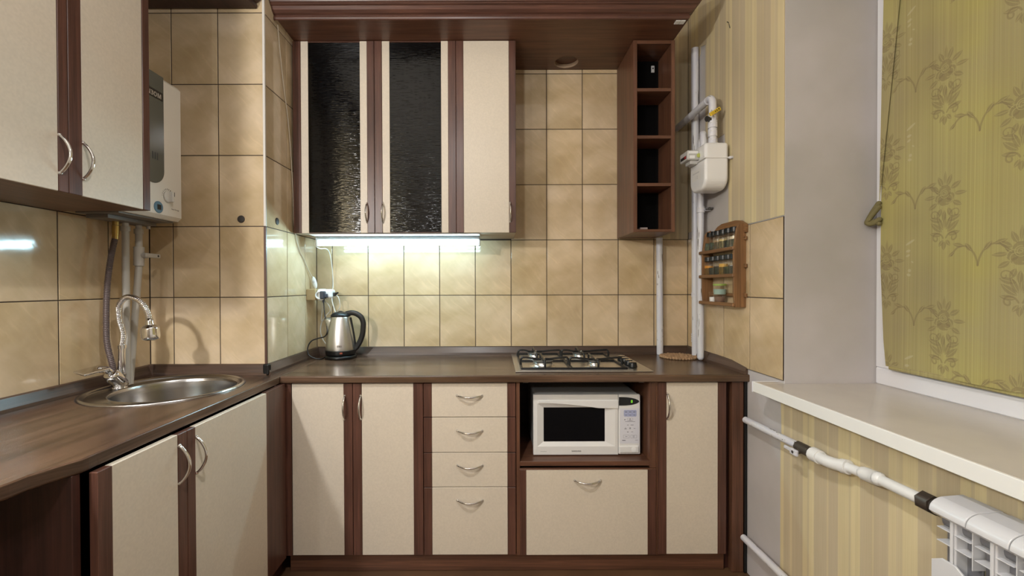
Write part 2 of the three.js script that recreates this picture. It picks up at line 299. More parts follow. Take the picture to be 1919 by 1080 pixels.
// ---------------------------------------------------------------- lamps
{
  const L = LAMP.pendant, [x, y, d] = L.at, c = lin(...L.color);
  const t = thing('pendant_lamp', 'round white glass pendant lamp hanging above the middle of the kitchen', 'lamp', [x, y - 0.09, d]);
  part('ceiling_rose', lathe([[0, 0], [0.05, 0], [0.055, 0.012], [0.05, 0.022], [0, 0.024]], [x, CE - 0.025, d], 32), whitePVC, t);
  part('cord', rod([x, y + 0.10, d], [x, CE - 0.02, d], 0.004), plasticWhite, t);
  part('lamp_holder', lathe([[0, 0], [0.035, 0], [0.035, 0.02], [0.012, 0.035], [0, 0.036]], [x, y + 0.075, d], 24), whitePVC, t);
  part('lamp_shade', ball([x, y, d], 0.09, 32), std({ color: 0xfff4e6, emissive: c, emissiveIntensity: 2.5, roughness: 0.4 }), t);
  const p = new THREE.PointLight(c, L.cd, 0, 2); p.position.copy(V(...L.at)); p.castShadow = true; p.shadow.radius = 1.4; scene.add(p);
  // the open lower end of the shade lets more light straight down
  const s = new THREE.SpotLight(c, L.down, 0, 61 * DEG, 0.3, 2); s.position.copy(V(...L.at)); s.target.position.copy(V(x, -1, d)); s.castShadow = true; s.shadow.radius = 1.4; scene.add(s, s.target);
}
{
  const L = LAMP.sconce, [x, y, d] = L.at, c = lin(...L.color);
  const t = thing('wall_lamp', 'small white globe lamp on an arm from the left wall', 'lamp', [x, y - 0.07, d]);
  part('wall_plate', lathe([[0, 0], [0.045, 0], [0.05, 0.008], [0.042, 0.018], [0, 0.02]], [XL - 0.002, y - 0.02, d], 28, [1, 0, 0]), brass, t);
  part('arm', tube([[XL + 0.01, y - 0.02, d], [-1.42, y - 0.09, d], [-1.33, y - 0.10, d], [x, y - 0.062, d]], 0.007, 24), brass, t);
  part('lamp_shade', ball([x, y, d], 0.06, 28), std({ color: 0xfff4e6, emissive: c, emissiveIntensity: 3, roughness: 0.4 }), t);
  const p = new THREE.PointLight(c, L.cd, 0, 2); p.position.copy(V(...L.at)); p.castShadow = true; p.shadow.radius = 2.2; scene.add(p);
}
{
  const c = lin(...LAMP.tube.color), x0 = -0.927, x1 = -0.078, d = 2.3, y = 0.227;
  const t = thing('tube_light', 'glowing fluorescent tube light mounted under the glass-door wall cabinet', 'light', [(x0 + x1) / 2, 0.21, d]);
  part('mounting_plate', box(x0, x1, 0.2605, 0.2652, 2.203, 2.36, 'x', 0.001), plasticWhite, t);
  part('batten', box(x0 + 0.001, x1 - 0.001, 0.2425, 0.2605, 2.275, 2.325, 'x', 0.003), std({ color: lin(0.42, 0.42, 0.42), roughness: 0.4 }), t);
  for (const [a, b] of [[x0, x0 + 0.012], [x1 - 0.012, x1]]) part('lamp_holder', rbox(a, b, 0.211, 0.2425, d - 0.014, d + 0.014, 0.004), plasticWhite, t);
  part('tube', rod([x0 + 0.012, y, d], [x1 - 0.012, y, d], 0.0135, 0.0135, 24), std({ color: 0xffffff, emissive: lin(0.86, 0.97, 1.0), emissiveIntensity: 2.6, roughness: 0.3 }), t);
  for (const [ty, tz] of [[-1, 0.9], [-1, -0.9], [0.75, -1], [0.75, 1]]) { // four strips just off the glass, round the tube
    const l = new THREE.RectAreaLight(c, tz > 0 ? LAMP.tube.wall : LAMP.tube.power, x1 - x0 - 0.03, 0.018), n = new THREE.Vector3(0, ty, -tz).normalize();
    l.position.copy(V((x0 + x1) / 2, y, d)).addScaledVector(n, 0.0155); l.lookAt(l.position.clone().add(n)); scene.add(l);
  }
}

{  // lamp added out of view so its reflections streak the glass doors
  const d = -2.0, y = 0.82, t = thing('added_lamp', 'added two-armed lamp with bare globes, unseen behind the camera, for streaks in the glass doors', 'lamp', [-1.11, y - 0.06, d]);
  part('stem', [rod([-1.11, y + 0.12, d], [-1.11, CE - 0.002, d], 0.006), rod([-1.34, y + 0.12, d], [-0.88, y + 0.12, d], 0.008)], brass, t);
  for (const x of [-1.34, -0.88]) {
    part('holder', rod([x, y + 0.05, d], [x, y + 0.12, d], 0.014), brass, t);
    part('globe', ball([x, y, d], 0.055, 24), std({ color: 0xfff6ec, emissive: lin(1, 0.98, 0.95), emissiveIntensity: 3, roughness: 0.4 }), t);
    const p = new THREE.PointLight(lin(0.93, 0.97, 1), 2.6, 0, 2); p.position.copy(V(x, y, d)); p.castShadow = true; p.shadow.radius = 2; scene.add(p);
  }
}

// ---------------------------------------------------------------- handles and cabinet doors
function bow(a, b, out, r = 0.0042) {                           // arched bar from a to b swelling along out
  const A = new THREE.Vector3(...a), B = new THREE.Vector3(...b), O = new THREE.Vector3(...out), pts = [];
  for (let i = 0; i <= 12; i++) { const t = i / 12, k = Math.sin(Math.PI * t); pts.push(A.clone().lerp(B, t).addScaledVector(O, Math.pow(k, 0.8))); }
  const g = tube(pts.map(p => [p.x, p.y, p.z]), r, 36, 10);
  return joined([g, ball(a, r * 1.35, 10), ball(b, r * 1.35, 10)]);
}
// front facing the camera (depth d is its face) or, with side, facing +x (x is its face and the span runs in depth)
function doorFront(t, name, s0, c0, c1, s1, y0, y1, face, side, handle) {
  const T = 0.018, bx = (a, b, ya, yb, lift, grain) => side ? box(face - T, face + lift, ya, yb, a, b, grain === 'x' ? 'z' : grain) : box(a, b, ya, yb, face - lift, face + T, grain);
  const m = part(name, bx(c0, c1, y0, y1, 0, 'y'), cream, t);
  if (c0 - s0 > 0.004) part('stile', bx(s0, c0 - 0.0006, y0, y1, 0.0015, 'y'), wood, m);
  if (s1 - c1 > 0.004) part('stile', bx(c1 + 0.0006, s1, y0, y1, 0.0015, 'y'), wood, m);
  if (handle) part('handle', handle, chrome, m);
  return m;
}
const vHandle = (x, y0, y1, d) => bow([x, y0, d], [x, y1, d], [0, 0, -0.027]);
const hHandle = (x, y, w, d) => bow([x - w / 2, y, d], [x + w / 2, y, d], [0, -0.004, -0.027]);
const sHandle = (x, y0, y1, d) => bow([x, y0, d], [x, y1, d], [0.030, 0, 0]);

// ---------------------------------------------------------------- base cabinets, back run
const ZD = 1.913, YT = -0.419, YB = -1.168, KICK = -1.172;
{
  const t = thing('base_cabinet', 'two-door cream base cabinet below the kettle in the corner', 'cabinet', [-0.6, FL, 2.2]);
  part('carcass', [box(-0.994, -0.976, KICK, CB, ZD + 0.02, 2.48, 'y'), box(-0.334, -0.316, KICK, CB, ZD + 0.02, 2.48, 'y'), box(-0.976, -0.334, KICK, KICK + 0.018, ZD + 0.02, 2.48), box(-0.976, -0.334, KICK + 0.018, CB, 2.47, 2.48)], woodDark, t);
  part('corner_post', box(-0.992, -0.888, KICK + 0.002, CB - 0.002, ZD - 0.001, ZD + 0.018, 'y'), wood, t);
  doorFront(t, 'door', -0.886, -0.885, -0.661, -0.6225, YB, YT, ZD, false, vHandle(-0.655, -0.575, -0.472, ZD - 0.001));
  doorFront(t, 'door', -0.6205, -0.582, -0.358, -0.3165, YB, YT, ZD, false, vHandle(-0.587, -0.575, -0.472, ZD - 0.001));
}
{
  const t = thing('drawer_cabinet', 'cream base cabinet with four drawers left of the microwave', 'cabinet', [-0.114, FL, 2.2]);
  part('carcass', [box(-0.314, -0.296, KICK, CB, ZD + 0.02, 2.48, 'y'), box(0.069, 0.087, KICK, CB, ZD + 0.02, 2.48, 'y'), box(-0.296, 0.069, KICK, KICK + 0.018, ZD + 0.02, 2.48)], woodDark, t);
  [[-0.566, YT, -0.473], [-0.720, -0.569, -0.626], [-0.871, -0.723, -0.777], [YB, -0.874, -0.929]].forEach(([a, b, h]) =>
    doorFront(t, 'drawer', -0.3135, -0.278, 0.050, 0.0855, a, b, ZD, false, hHandle(-0.114, h, 0.108, ZD - 0.001)));
}
{
  const t = thing('microwave_cabinet', 'base cabinet with open microwave niche and a cream drop-front door below', 'cabinet', [0.395, FL, 2.2]);
  part('side_panel', box(0.0885, 0.104, KICK, CB, ZD + 0.001, 2.48, 'y'), mahogany, t);
  part('side_panel', box(0.668, 0.687, KICK, CB, ZD + 0.018, 2.48, 'y'), mahogany, t);
  part('shelf', box(0.104, 0.668, -0.782, -0.762, ZD + 0.001, 2.47, 'x'), mahogany, t);
  part('back_panel', box(0.104, 0.668, -0.762, CB, 2.465, 2.475, 'x'), woodDark, t);
  part('floor_panel', box(0.104, 0.668, KICK, KICK + 0.018, ZD + 0.02, 2.47, 'x'), woodDark, t);
  for (const x of [0.118, 0.622]) part('clip', box(x, x + 0.024, CB - 0.006, CB - 0.001, ZD + 0.006, ZD + 0.03, 'x'), plasticGrey, t);
  const m = doorFront(t, 'door', 0.1035, 0.131, 0.659, 0.6955, KICK + 0.002, -0.7985, ZD - 0.001, false, hHandle(0.397, -0.844, 0.112, ZD - 0.002));
  part('front_stile', box(0.6680, 0.6965, -0.7925, CB, ZD + 0.001, ZD + 0.0175, 'y'), mahogany, t);
  part('top_rail', box(0.1005, 0.6955, -0.7980, -0.793, ZD - 0.002, ZD + 0.016, 'x'), mahogany, m);
}
{
  const t = thing('narrow_cabinet', 'narrow cream base cabinet with one door right of the microwave', 'cabinet', [0.85, FL, 2.2]);
  part('carcass', [box(0.6975, 0.7040, KICK, CB, ZD + 0.001, 2.48, 'y'), box(0.988, 1.004, KICK, CB, ZD + 0.02, 2.48, 'y'), box(0.7040, 0.988, KICK, KICK + 0.018, ZD + 0.02, 2.48)], mahogany, t);
  doorFront(t, 'door', 0.7045, 0.741, 0.964, 1.000, YB, YT, ZD, false, vHandle(0.744, -0.577, -0.468, ZD - 0.001));
  part('end_panel', box(1.026, 1.076, FL + 0.001, CB, 1.914, 2.0, 'y'), mahogany, t);
  part('gap_shade', box(1.0765, 1.0885, FL + 0.001, CB, 1.906, 1.93, 'y'), blackM, t, 'black strip put in for the shadow in the gap to the wall');  // black colour stands in for the shadow between end panel and wall
  part('filler', box(1.0045, 1.026, FL + 0.001, CB, 1.945, 1.975, 'y'), woodDark, t);
}
single('kickboard', box(-0.905, 1.000, FL + 0.001, KICK - 0.002, 1.932, 1.950, 'x'), mahogany, 'reddish brown kickboard along the floor under the back base cabinets', 'kickboard');

// ---------------------------------------------------------------- base cabinets, left run (fronts face +x)
const XD = -0.905;
{
  const t = thing('sink_cabinet', 'two-door cream base cabinet under the round steel sink', 'cabinet', [-1.2, FL, 1.4]);
  part('end_panel', box(-1.505, -0.930, FL + 0.001, CB, 0.965, 0.985, 'y'), woodDark, t);
  part('carcass', [box(-1.505, -0.925, KICK, KICK + 0.018, 0.985, 1.86, 'z'), box(-1.505, -1.495, KICK + 0.018, CB, 0.985, 1.86, 'z'), box(-1.49, -0.925, KICK + 0.018, CB, 1.845, 1.86, 'y')], woodDark, t);
  part('corner_post', box(-0.925, -0.907, KICK + 0.002, CB - 0.002, 1.742, 1.898, 'y'), wood, t);
  doorFront(t, 'door', 0.998, 1.038, 1.253, 1.2885, YB, YT, XD, true, sHandle(XD + 0.001, -0.560, -0.452, 1.258));
  doorFront(t, 'door', 1.2905, 1.326, 1.740, 1.741, YB, YT, XD, true, sHandle(XD + 0.001, -0.560, -0.452, 1.330));
  part('kickboard', box(-0.955, -0.940, FL + 0.001, KICK - 0.001, 0.985, 1.93, 'z'), woodDark, t);
}

// ---------------------------------------------------------------- worktops and upstands
const SINK = { x: -1.24, d: 1.668 };
{
  const front = []; for (let i = 0; i <= 14; i++) { const a = i / 14 * Math.PI / 2; front.push([-0.952 - 0.33 * (1 - Math.cos(a)), 0.90 - 0.33 * Math.sin(a)]); }
  const lip = [[-0.9235, 1.02], [-0.922, 0.998], [-0.9225, 0.985], [-0.930, 0.966], [-0.936, 0.95]];
  const pts = [[-0.9265, ZB - 0.002], [-0.9265, ZF], [-0.924, ZF - 0.01], ...lip, ...front, [XL + 0.001, 0.57], [XL + 0.001, ZC - 0.002], [XC + 0.003, ZC - 0.002], [XC + 0.003, ZB - 0.002]].reverse();
  single('countertop', slab(pts, CB, CT, 'z', 0.005, { ...SINK, r: 0.245 }), counterM, 'left stretch of brown wood-look countertop that holds the sink, rounded at its near end', 'countertop');
  const q = [[-0.9255, ZF], [1.112, ZF], [1.112, 2.06], [1.084, 2.07], [1.084, ZB - 0.002], [-0.9255, ZB - 0.002]];
  single('countertop', slab(q, CB, CT, 'x', 0.005), counterM, 'straight brown wood-look countertop along the back wall with the gas hob', 'countertop');
}
const up = [[0, 0], [0.026, 0], [0.024, 0.012], [0.012, 0.043], [0.006, 0.046], [0, 0.046]];   // (out of the wall, up)
function upstand(a, b, out, name) {                              // a, b on the wall line (x, depth); out = unit (x, depth)
  const pos = [], P = (e, p) => V(e[0] + out[0] * p[0], CT + p[1], e[1] + out[1] * p[0]), tri = (...v) => v.forEach(q => pos.push(q.x, q.y, q.z));
  for (let i = 0; i < up.length; i++) { const p = up[i], q = up[(i + 1) % up.length]; tri(P(a, p), P(b, p), P(b, q)); tri(P(a, p), P(b, q), P(a, q)); }
  for (let i = 1; i < up.length - 1; i++) { tri(P(a, up[0]), P(a, up[i]), P(a, up[i + 1])); tri(P(b, up[0]), P(b, up[i + 1]), P(b, up[i])); }
  const g = new THREE.BufferGeometry(); g.setAttribute('position', new THREE.Float32BufferAttribute(pos, 3)); g.computeVertexNormals();
  return struct(name, uvProject(g, Math.abs(a[0] - b[0]) > Math.abs(a[1] - b[1]) ? 'x' : 'z'), upstandM);
}
upstand([XL + 0.001, 0.6], [XL + 0.001, ZC - 0.001], [1, 0], 'trim_3');
upstand([XC + 0.012, ZC - 0.001], [XL + 0.002, ZC - 0.001], [0, -1], 'trim_4');
upstand([XC + 0.001, ZC - 0.02], [XC + 0.001, ZB - 0.001], [1, 0], 'trim_5');
upstand([XC + 0.002, ZB - 0.001], [1.084, ZB - 0.001], [0, -1], 'trim_6');
upstand([XR - 0.003, 2.225], [XR - 0.003, ZB - 0.002], [-1, 0], 'trim_7');
upstand([XR + 0.012, 1.905], [XR - 0.003, 2.222], [-1, 0], 'trim_8');
for (const [x, d] of [[XC + 0.008, ZC - 0.014], [XL + 0.017, ZC - 0.017]]) struct(x > -1.2 ? 'trim_9' : 'trim_10', rbox(x - 0.013, x + 0.014, CT, CT + 0.048, d - 0.012, d + 0.012, 0.006), x > -1.2 ? blackM : upstandM);

// ---------------------------------------------------------------- sink and tap
{
  const t = thing('sink', 'round stainless steel sink set into the left countertop', 'sink', [SINK.x, CT, SINK.d]);
  const B = { x: -1.197, d: 1.655 }, S = (c, r, y) => ({ x: c.x, d: c.d, r, y: CT + y });
  const mid = { x: (SINK.x + B.x) / 2, d: (SINK.d + B.d) / 2 };
  part('rim', rings([S(SINK, 0.257, 0.0005), S(SINK, 0.2565, 0.003), S(SINK, 0.253, 0.0065), S(SINK, 0.248, 0.0075), S(SINK, 0.243, 0.0062), S(SINK, 0.239, 0.001), S(SINK, 0.236, -0.0035), S(SINK, 0.231, -0.0042), S(mid, 0.214, -0.0035), S(B, 0.2035, -0.002), S(B, 0.2005, 0.003), S(B, 0.198, 0.0038), S(B, 0.1955, 0.001), S(B, 0.193, -0.008)]), sinkSteel, t);
  part('bowl', rings([S(B, 0.193, -0.008), S(B, 0.190, -0.03), S(B, 0.184, -0.09), S(B, 0.172, -0.125), S(B, 0.145, -0.148), S(B, 0.05, -0.156), S(B, 0.045, -0.160), S(B, 0.001, -0.160)]), sinkSteel, t);
  part('drain', lathe([[0, 0.002], [0.03, 0.002], [0.04, 0.004], [0.043, 0]], [B.x, CT - 0.159, B.d], 28), chrome, t);
}
{
  const fx = -1.443, fd = 1.690, y0 = CT - 0.0035;
  const t = thing('tap', 'chrome kitchen tap with a flexible curved spout beside the sink', 'tap', [fx, y0, fd]);
  part('base', [lathe([[0, 0], [0.027, 0], [0.027, 0.005], [0.022, 0.009], [0, 0.009]], [fx, y0, fd]), lathe([[0, 0], [0.021, 0], [0.023, 0.03], [0.020, 0.05], [0.015, 0.058], [0, 0.059]], [fx, y0 + 0.006, fd], 32)], chrome, t);
  part('cartridge_body', lathe([[0, -0.012], [0.020, -0.012], [0.0225, 0.0], [0.0245, 0.02], [0.0245, 0.022], [0.0255, 0.024], [0.0265, 0.052], [0.024, 0.062], [0.016, 0.069], [0, 0.071]], [fx + 0.004, y0 + 0.018, fd + 0.006], 36, [-0.06, 0.76, 0.76]), chrome, t);
  part('lever', [(() => { const g = new RoundedBoxGeometry(0.044, 0.009, 0.105, 3, 0.0042); g.rotateZ(-0.28); g.rotateX(0.04); const v = V(fx - 0.010, y0 + 0.088, fd - 0.100); g.translate(v.x, v.y, v.z); return g; })(), tube([[fx, y0 + 0.060, fd - 0.030], [fx - 0.006, y0 + 0.080, fd - 0.046], [fx - 0.010, y0 + 0.087, fd - 0.075]], 0.012, 16, 12)], chrome, t);
  part('riser', [rod([fx + 0.008, y0 + 0.045, fd], [fx + 0.012, CT + 0.157, fd], 0.0125), rod([fx + 0.007, y0 + 0.042, fd], [fx + 0.008, y0 + 0.056, fd], 0.017), rod([fx + 0.012, CT + 0.150, fd], [fx + 0.0122, CT + 0.163, fd], 0.0145)], chrome, t);
  part('spout_hose', hose([[fx + 0.012, CT + 0.158, fd], [fx + 0.017, CT + 0.205, fd], [fx + 0.005, CT + 0.265, fd - 0.003], [fx + 0.010, CT + 0.313, fd - 0.008], [fx + 0.045, CT + 0.346, fd - 0.016], [fx + 0.098, CT + 0.336, fd - 0.026], [fx + 0.133, CT + 0.300, fd - 0.032], [fx + 0.146, CT + 0.262, fd - 0.034]], 0.0108, 52), chrome, t);
  part('spray_head', [lathe([[0, 0], [0.010, 0], [0.0125, -0.012], [0.014, -0.024], [0.016, -0.026], [0.025, -0.032], [0.029, -0.040], [0.0295, -0.070], [0.027, -0.078], [0.018, -0.083], [0, -0.083]].map(p => [p[0], p[1]]), [fx + 0.146, CT + 0.268, fd - 0.034], 36, [-0.05, 1, 0.02]), ...[0, 1, 2].map(i => rbox(fx + 0.115, fx + 0.122, CT + 0.222 - i * 0.006, CT + 0.225 - i * 0.006, fd - 0.045, fd - 0.02, 0.001))], chrome, t);
}

// ---------------------------------------------------------------- wall cabinets
const ZU = 2.19, YU = 0.267, YUT = 1.2135;
const ripple = tex(512, 512, (u, v) => 0.95 * vnoise(u * 12, v * 128, 12, 128) + 0.05 * vnoise(u * 110, v * 128, 110, 128), false);
ripple.repeat.set(1 / 0.26, 1 / 0.26);
const smoked = phys({ color: lin(0.016, 0.016, 0.022), transmission: 1, thickness: 0, roughness: 0.05, ior: 1.45, bumpMap: ripple, bumpScale: 0.00045 });
{
  const t = thing('wall_cabinet', 'wall cabinet with two dark rippled glass doors above the tube light', 'cabinet', [-0.595, YU, 2.34]);
  part('carcass', [box(-0.997, -0.981, YU, YUT, ZU + 0.019, 2.485, 'y'), box(-0.211, -0.1935, YU, YUT, ZU + 0.019, 2.485, 'y'), box(-0.981, -0.211, YUT - 0.016, YUT, ZU + 0.019, 2.485), box(-0.981, -0.211, YU + 0.016, YUT - 0.016, 2.475, 2.485)], wood, t);
  part('underside', box(-0.9965, -0.194, YU - 0.0005, YU + 0.0155, ZU + 0.006, 2.485), std({ color: lin(0.42, 0.33, 0.24), roughness: 0.5 }), t, 'pale brown underside');
  for (const y of [0.60, 0.905]) part('shelf', box(-0.981, -0.211, y, y + 0.016, ZU + 0.04, 2.475), mahogany, t);
  for (const [s0, c0, g0, g1, c1, s1, hx] of [[-0.997, -0.958, -0.922, -0.667, -0.632, -0.5965, -0.634], [-0.5945, -0.557, -0.520, -0.266, -0.231, -0.1935, -0.555]]) {
    const m = part('door', [box(c0, g0 - 0.0003, YU, YUT - 0.001, ZU, ZU + 0.018, 'y'), box(g1 + 0.0003, c1, YU, YUT - 0.001, ZU, ZU + 0.018, 'y')], cream, t);
    part('stile', box(s0, c0 - 0.0006, YU, YUT - 0.001, ZU - 0.0015, ZU + 0.018, 'y'), wood, m);
    part('stile', box(c1 + 0.0006, s1, YU, YUT - 0.001, ZU - 0.0015, ZU + 0.018, 'y'), wood, m);
    part('rail', box(g0, g1, YUT - 0.006, YUT - 0.001, ZU + 0.001, ZU + 0.018, 'x'), wood, m);
    part('rail', box(g0, g1, YU, YU + 0.003, ZU + 0.001, ZU + 0.018, 'x'), wood, m);
    part('glass_panel', (() => { const g = new THREE.PlaneGeometry(g1 - g0, YUT - YU - 0.01); const v = V((g0 + g1) / 2, (YUT + YU - 0.004) / 2, ZU + 0.003); g.translate(v.x, v.y, v.z); return uvProject(g, 'x'); })(), smoked, m, 'dark rippled glass');
    part('handle', vHandle(hx, 0.319, 0.414, ZU - 0.001), chrome, m);
  }
}
{
  const t = thing('wall_cabinet', 'narrow wall cabinet with one plain cream door beside the bare tiles', 'cabinet', [-0.045, YU, 2.34]);
  part('carcass', [box(-0.192, -0.176, YU, YUT, ZU + 0.019, 2.485, 'y'), box(0.087, 0.103, YU, YUT, ZU + 0.019, 2.485, 'y'), box(-0.176, 0.087, YUT - 0.016, YUT, ZU + 0.019, 2.485), box(-0.176, 0.087, YU + 0.016, YUT - 0.016, 2.475, 2.485)], wood, t);
  part('underside', box(-0.1915, 0.1025, YU - 0.0005, YU + 0.0155, ZU + 0.006, 2.485), std({ color: lin(0.36, 0.28, 0.20), roughness: 0.5 }), t, 'pale brown underside');
  doorFront(t, 'door', -0.192, -0.155, 0.069, 0.103, YU, YUT - 0.001, ZU, false, vHandle(0.075, 0.319, 0.414, ZU - 0.001));
}
{
  const t = thing('open_shelf_unit', 'tall narrow open shelf unit with four dark compartments near the gas meter', 'shelf', [0.787, YU, 2.34]);
  part('side_panel', box(0.684, 0.703, YU, YUT, ZU, 2.485, 'y'), mahogany, t);
  part('side_panel', box(0.871, 0.890, YU, YUT, ZU, 2.485, 'y'), mahogany, t);
  part('top_panel', box(0.703, 0.871, YUT - 0.018, YUT, ZU, 2.485), mahogany, t);
  part('bottom_panel', box(0.703, 0.871, YU, YU + 0.014, ZU, 2.485), mahogany, t);
  for (const y of [0.962, 0.729, 0.494]) part('shelf', box(0.703, 0.871, y, y + 0.016, ZU + 0.001, 2.3615), mahogany, t);
  part('back_panel', box(0.703, 0.871, YU + 0.014, YUT - 0.018, 2.362, 2.37, 'y'), phys({ color: lin(0.004, 0.0035, 0.0035), roughness: 0.8, specularIntensity: 0.2 }), t, 'back panel coloured black for the unlit depth of the shelves');  // near-black colour stands in for the lack of light inside the unit
}
{
  const t = thing('wall_cabinet', 'two-door cream wall cabinet on the left wall beside the water heater', 'cabinet', [-1.36, YU, 1.25]), X = -1.2014;
  part('carcass', [box(-1.512, X - 0.019, YU, YUT, 1.526, 1.542, 'y'), box(-1.512, X - 0.019, YU, YUT, 0.951, 0.967, 'y'), box(-1.512, X - 0.019, YUT - 0.016, YUT, 0.967, 1.526, 'z'), box(-1.512, -1.50, YU + 0.016, YUT - 0.016, 0.967, 1.526, 'z')], wood, t);
  part('underside', box(-1.512, X - 0.004, YU - 0.0005, YU + 0.0155, 0.9515, 1.5415, 'z'), mahogany, t);
  doorFront(t, 'door', 0.951, 0.990, 1.219, 1.2470, YU, YUT - 0.001, X, true, sHandle(X + 0.001, 0.317, 0.422, 1.223));
  doorFront(t, 'door', 1.2490, 1.290, 1.512, 1.542, YU, YUT - 0.001, X, true, sHandle(X + 0.001, 0.317, 0.422, 1.292));
}

// ---------------------------------------------------------------- cornices (board with crown moulding)
const crown = [[0, 0], [0.002, 0], [0.006, 0.003], [0.008, 0.010], [0.006, 0.017], [0.003, 0.020], [0.003, 0.022], [0.012, 0.027], [0.022, 0.036], [0.030, 0.048], [0.034, 0.050], [0.038, 0.053], [0.038, 0.057], [0.043, 0.060], [0.045, 0.064], [0.050, 0.067], [0.053, 0.074], [0.055, 0.085], [0.060, 0.095], [0.060, 0.12], [0, 0.12]];
function sweep(lines) {                                         // crown profile between (line of start points, line of end points)
  const pos = [], tri = (...v) => v.forEach(q => pos.push(q.x, q.y, q.z));
  for (let i = 0; i < crown.length - 1; i++) { const p = crown[i], q = crown[i + 1], [a, b] = [lines(p, 0), lines(p, 1)], [c, d] = [lines(q, 0), lines(q, 1)]; tri(a, b, d); tri(a, d, c); }
  const g = new THREE.BufferGeometry(); g.setAttribute('position', new THREE.Float32BufferAttribute(pos, 3)); g.computeVertexNormals(); return g;
}
{
  const YB0 = 1.2144, t = thing('cornice', 'long brown cornice board with crown moulding above the back wall cabinets', 'cornice', [-0.05, YB0, 2.25]);
  const hole = { x: 0.388, d: 2.405, r: 0.062 };
  part('board', slab([[XC + 0.02, 2.024], [0.880, 2.024], [0.890, 2.488], [XC + 0.006, 2.488]], YB0, YB0 + 0.019, 'x', 0.001, hole), mahogany, t);
  part('crown_moulding', [uvProject(sweep((p, e) => V(e ? 0.880 + p[0] : XC + 0.004 + 0.0 * p[0], YB0 + p[1], 2.024 - p[0])), 'x'), uvProject(sweep((p, e) => V(0.880 + p[0], YB0 + p[1], e ? 2.489 : 2.024 - p[0])), 'z')], wood, t);
  const hm = std({ color: lin(0.30, 0.21, 0.14), roughness: 0.85 });
  part('hole_edge', rings([{ ...hole, r: 0.0635, y: YB0 - 0.0006 }, { ...hole, r: 0.0615, y: YB0 - 0.0004 }, { ...hole, r: 0.0605, y: YB0 + 0.019 }], 48), hm, t, 'chipped pale edge of the round duct hole');
  part('hole_cover', box(0.30, 0.48, YB0 + 0.0195, YB0 + 0.024, 2.32, 2.485, 'x'), mahogany, t);
}
{
  const YB0 = 1.2144, X = -1.040, t = thing('cornice', 'short brown cornice board over the left wall cabinet and water heater', 'cornice', [-1.25, YB0, 1.4]);
  part('board', box(XL + 0.002, X, YB0, YB0 + 0.019, 0.93, 1.936, 'z'), woodDark, t);
  part('crown_moulding', [uvProject(sweep((p, e) => V(X + p[0], YB0 + p[1], e ? 1.936 : 0.93 - p[0])), 'z'), uvProject(sweep((p, e) => V(e ? X + p[0] : XL + 0.002, YB0 + p[1], 0.93 - p[0])), 'x')], woodDark, t);
}
{
  const t = thing('switch_plate', 'pair of small white plates stuck under the right end of the cornice board', 'plate', [0.85, 1.210, 2.045]);
  for (const x of [0.829, 0.852]) part('plate', box(x, x + 0.0215, 1.2105, 1.2140, 2.028, 2.056, 'x', 0.001), plasticWhite, t);
}
{
  const t = thing('wall_socket', 'tiny white socket at the back of the top shelf compartment', 'socket', [0.839, 1.134, 2.357]);
  part('cover', rbox(0.831, 0.848, 1.134, 1.170, 2.355, 2.3618, 0.002), plasticWhite, t);
  part('hole', lathe([[0, 0], [0.004, 0], [0.004, 0.001], [0, 0.001]], [0.8395, 1.155, 2.355], 14, [0, 0, 1]), blackM, t);
}
{
  const t = thing('matchbox', 'small pale box lying on the lowest compartment floor', 'box', [0.745, 0.2815, 2.26]);
  part('sleeve', box(0.730, 0.768, 0.2815, 0.294, 2.23, 2.285, 'x', 0.0006), std({ color: lin(0.30, 0.24, 0.22), roughness: 0.7 }), t);
  part('label', box(0.731, 0.767, 0.2925, 0.2945, 2.2295, 2.284, 'x', 0.0003), std({ color: lin(0.6, 0.5, 0.48), roughness: 0.7 }), t);
}

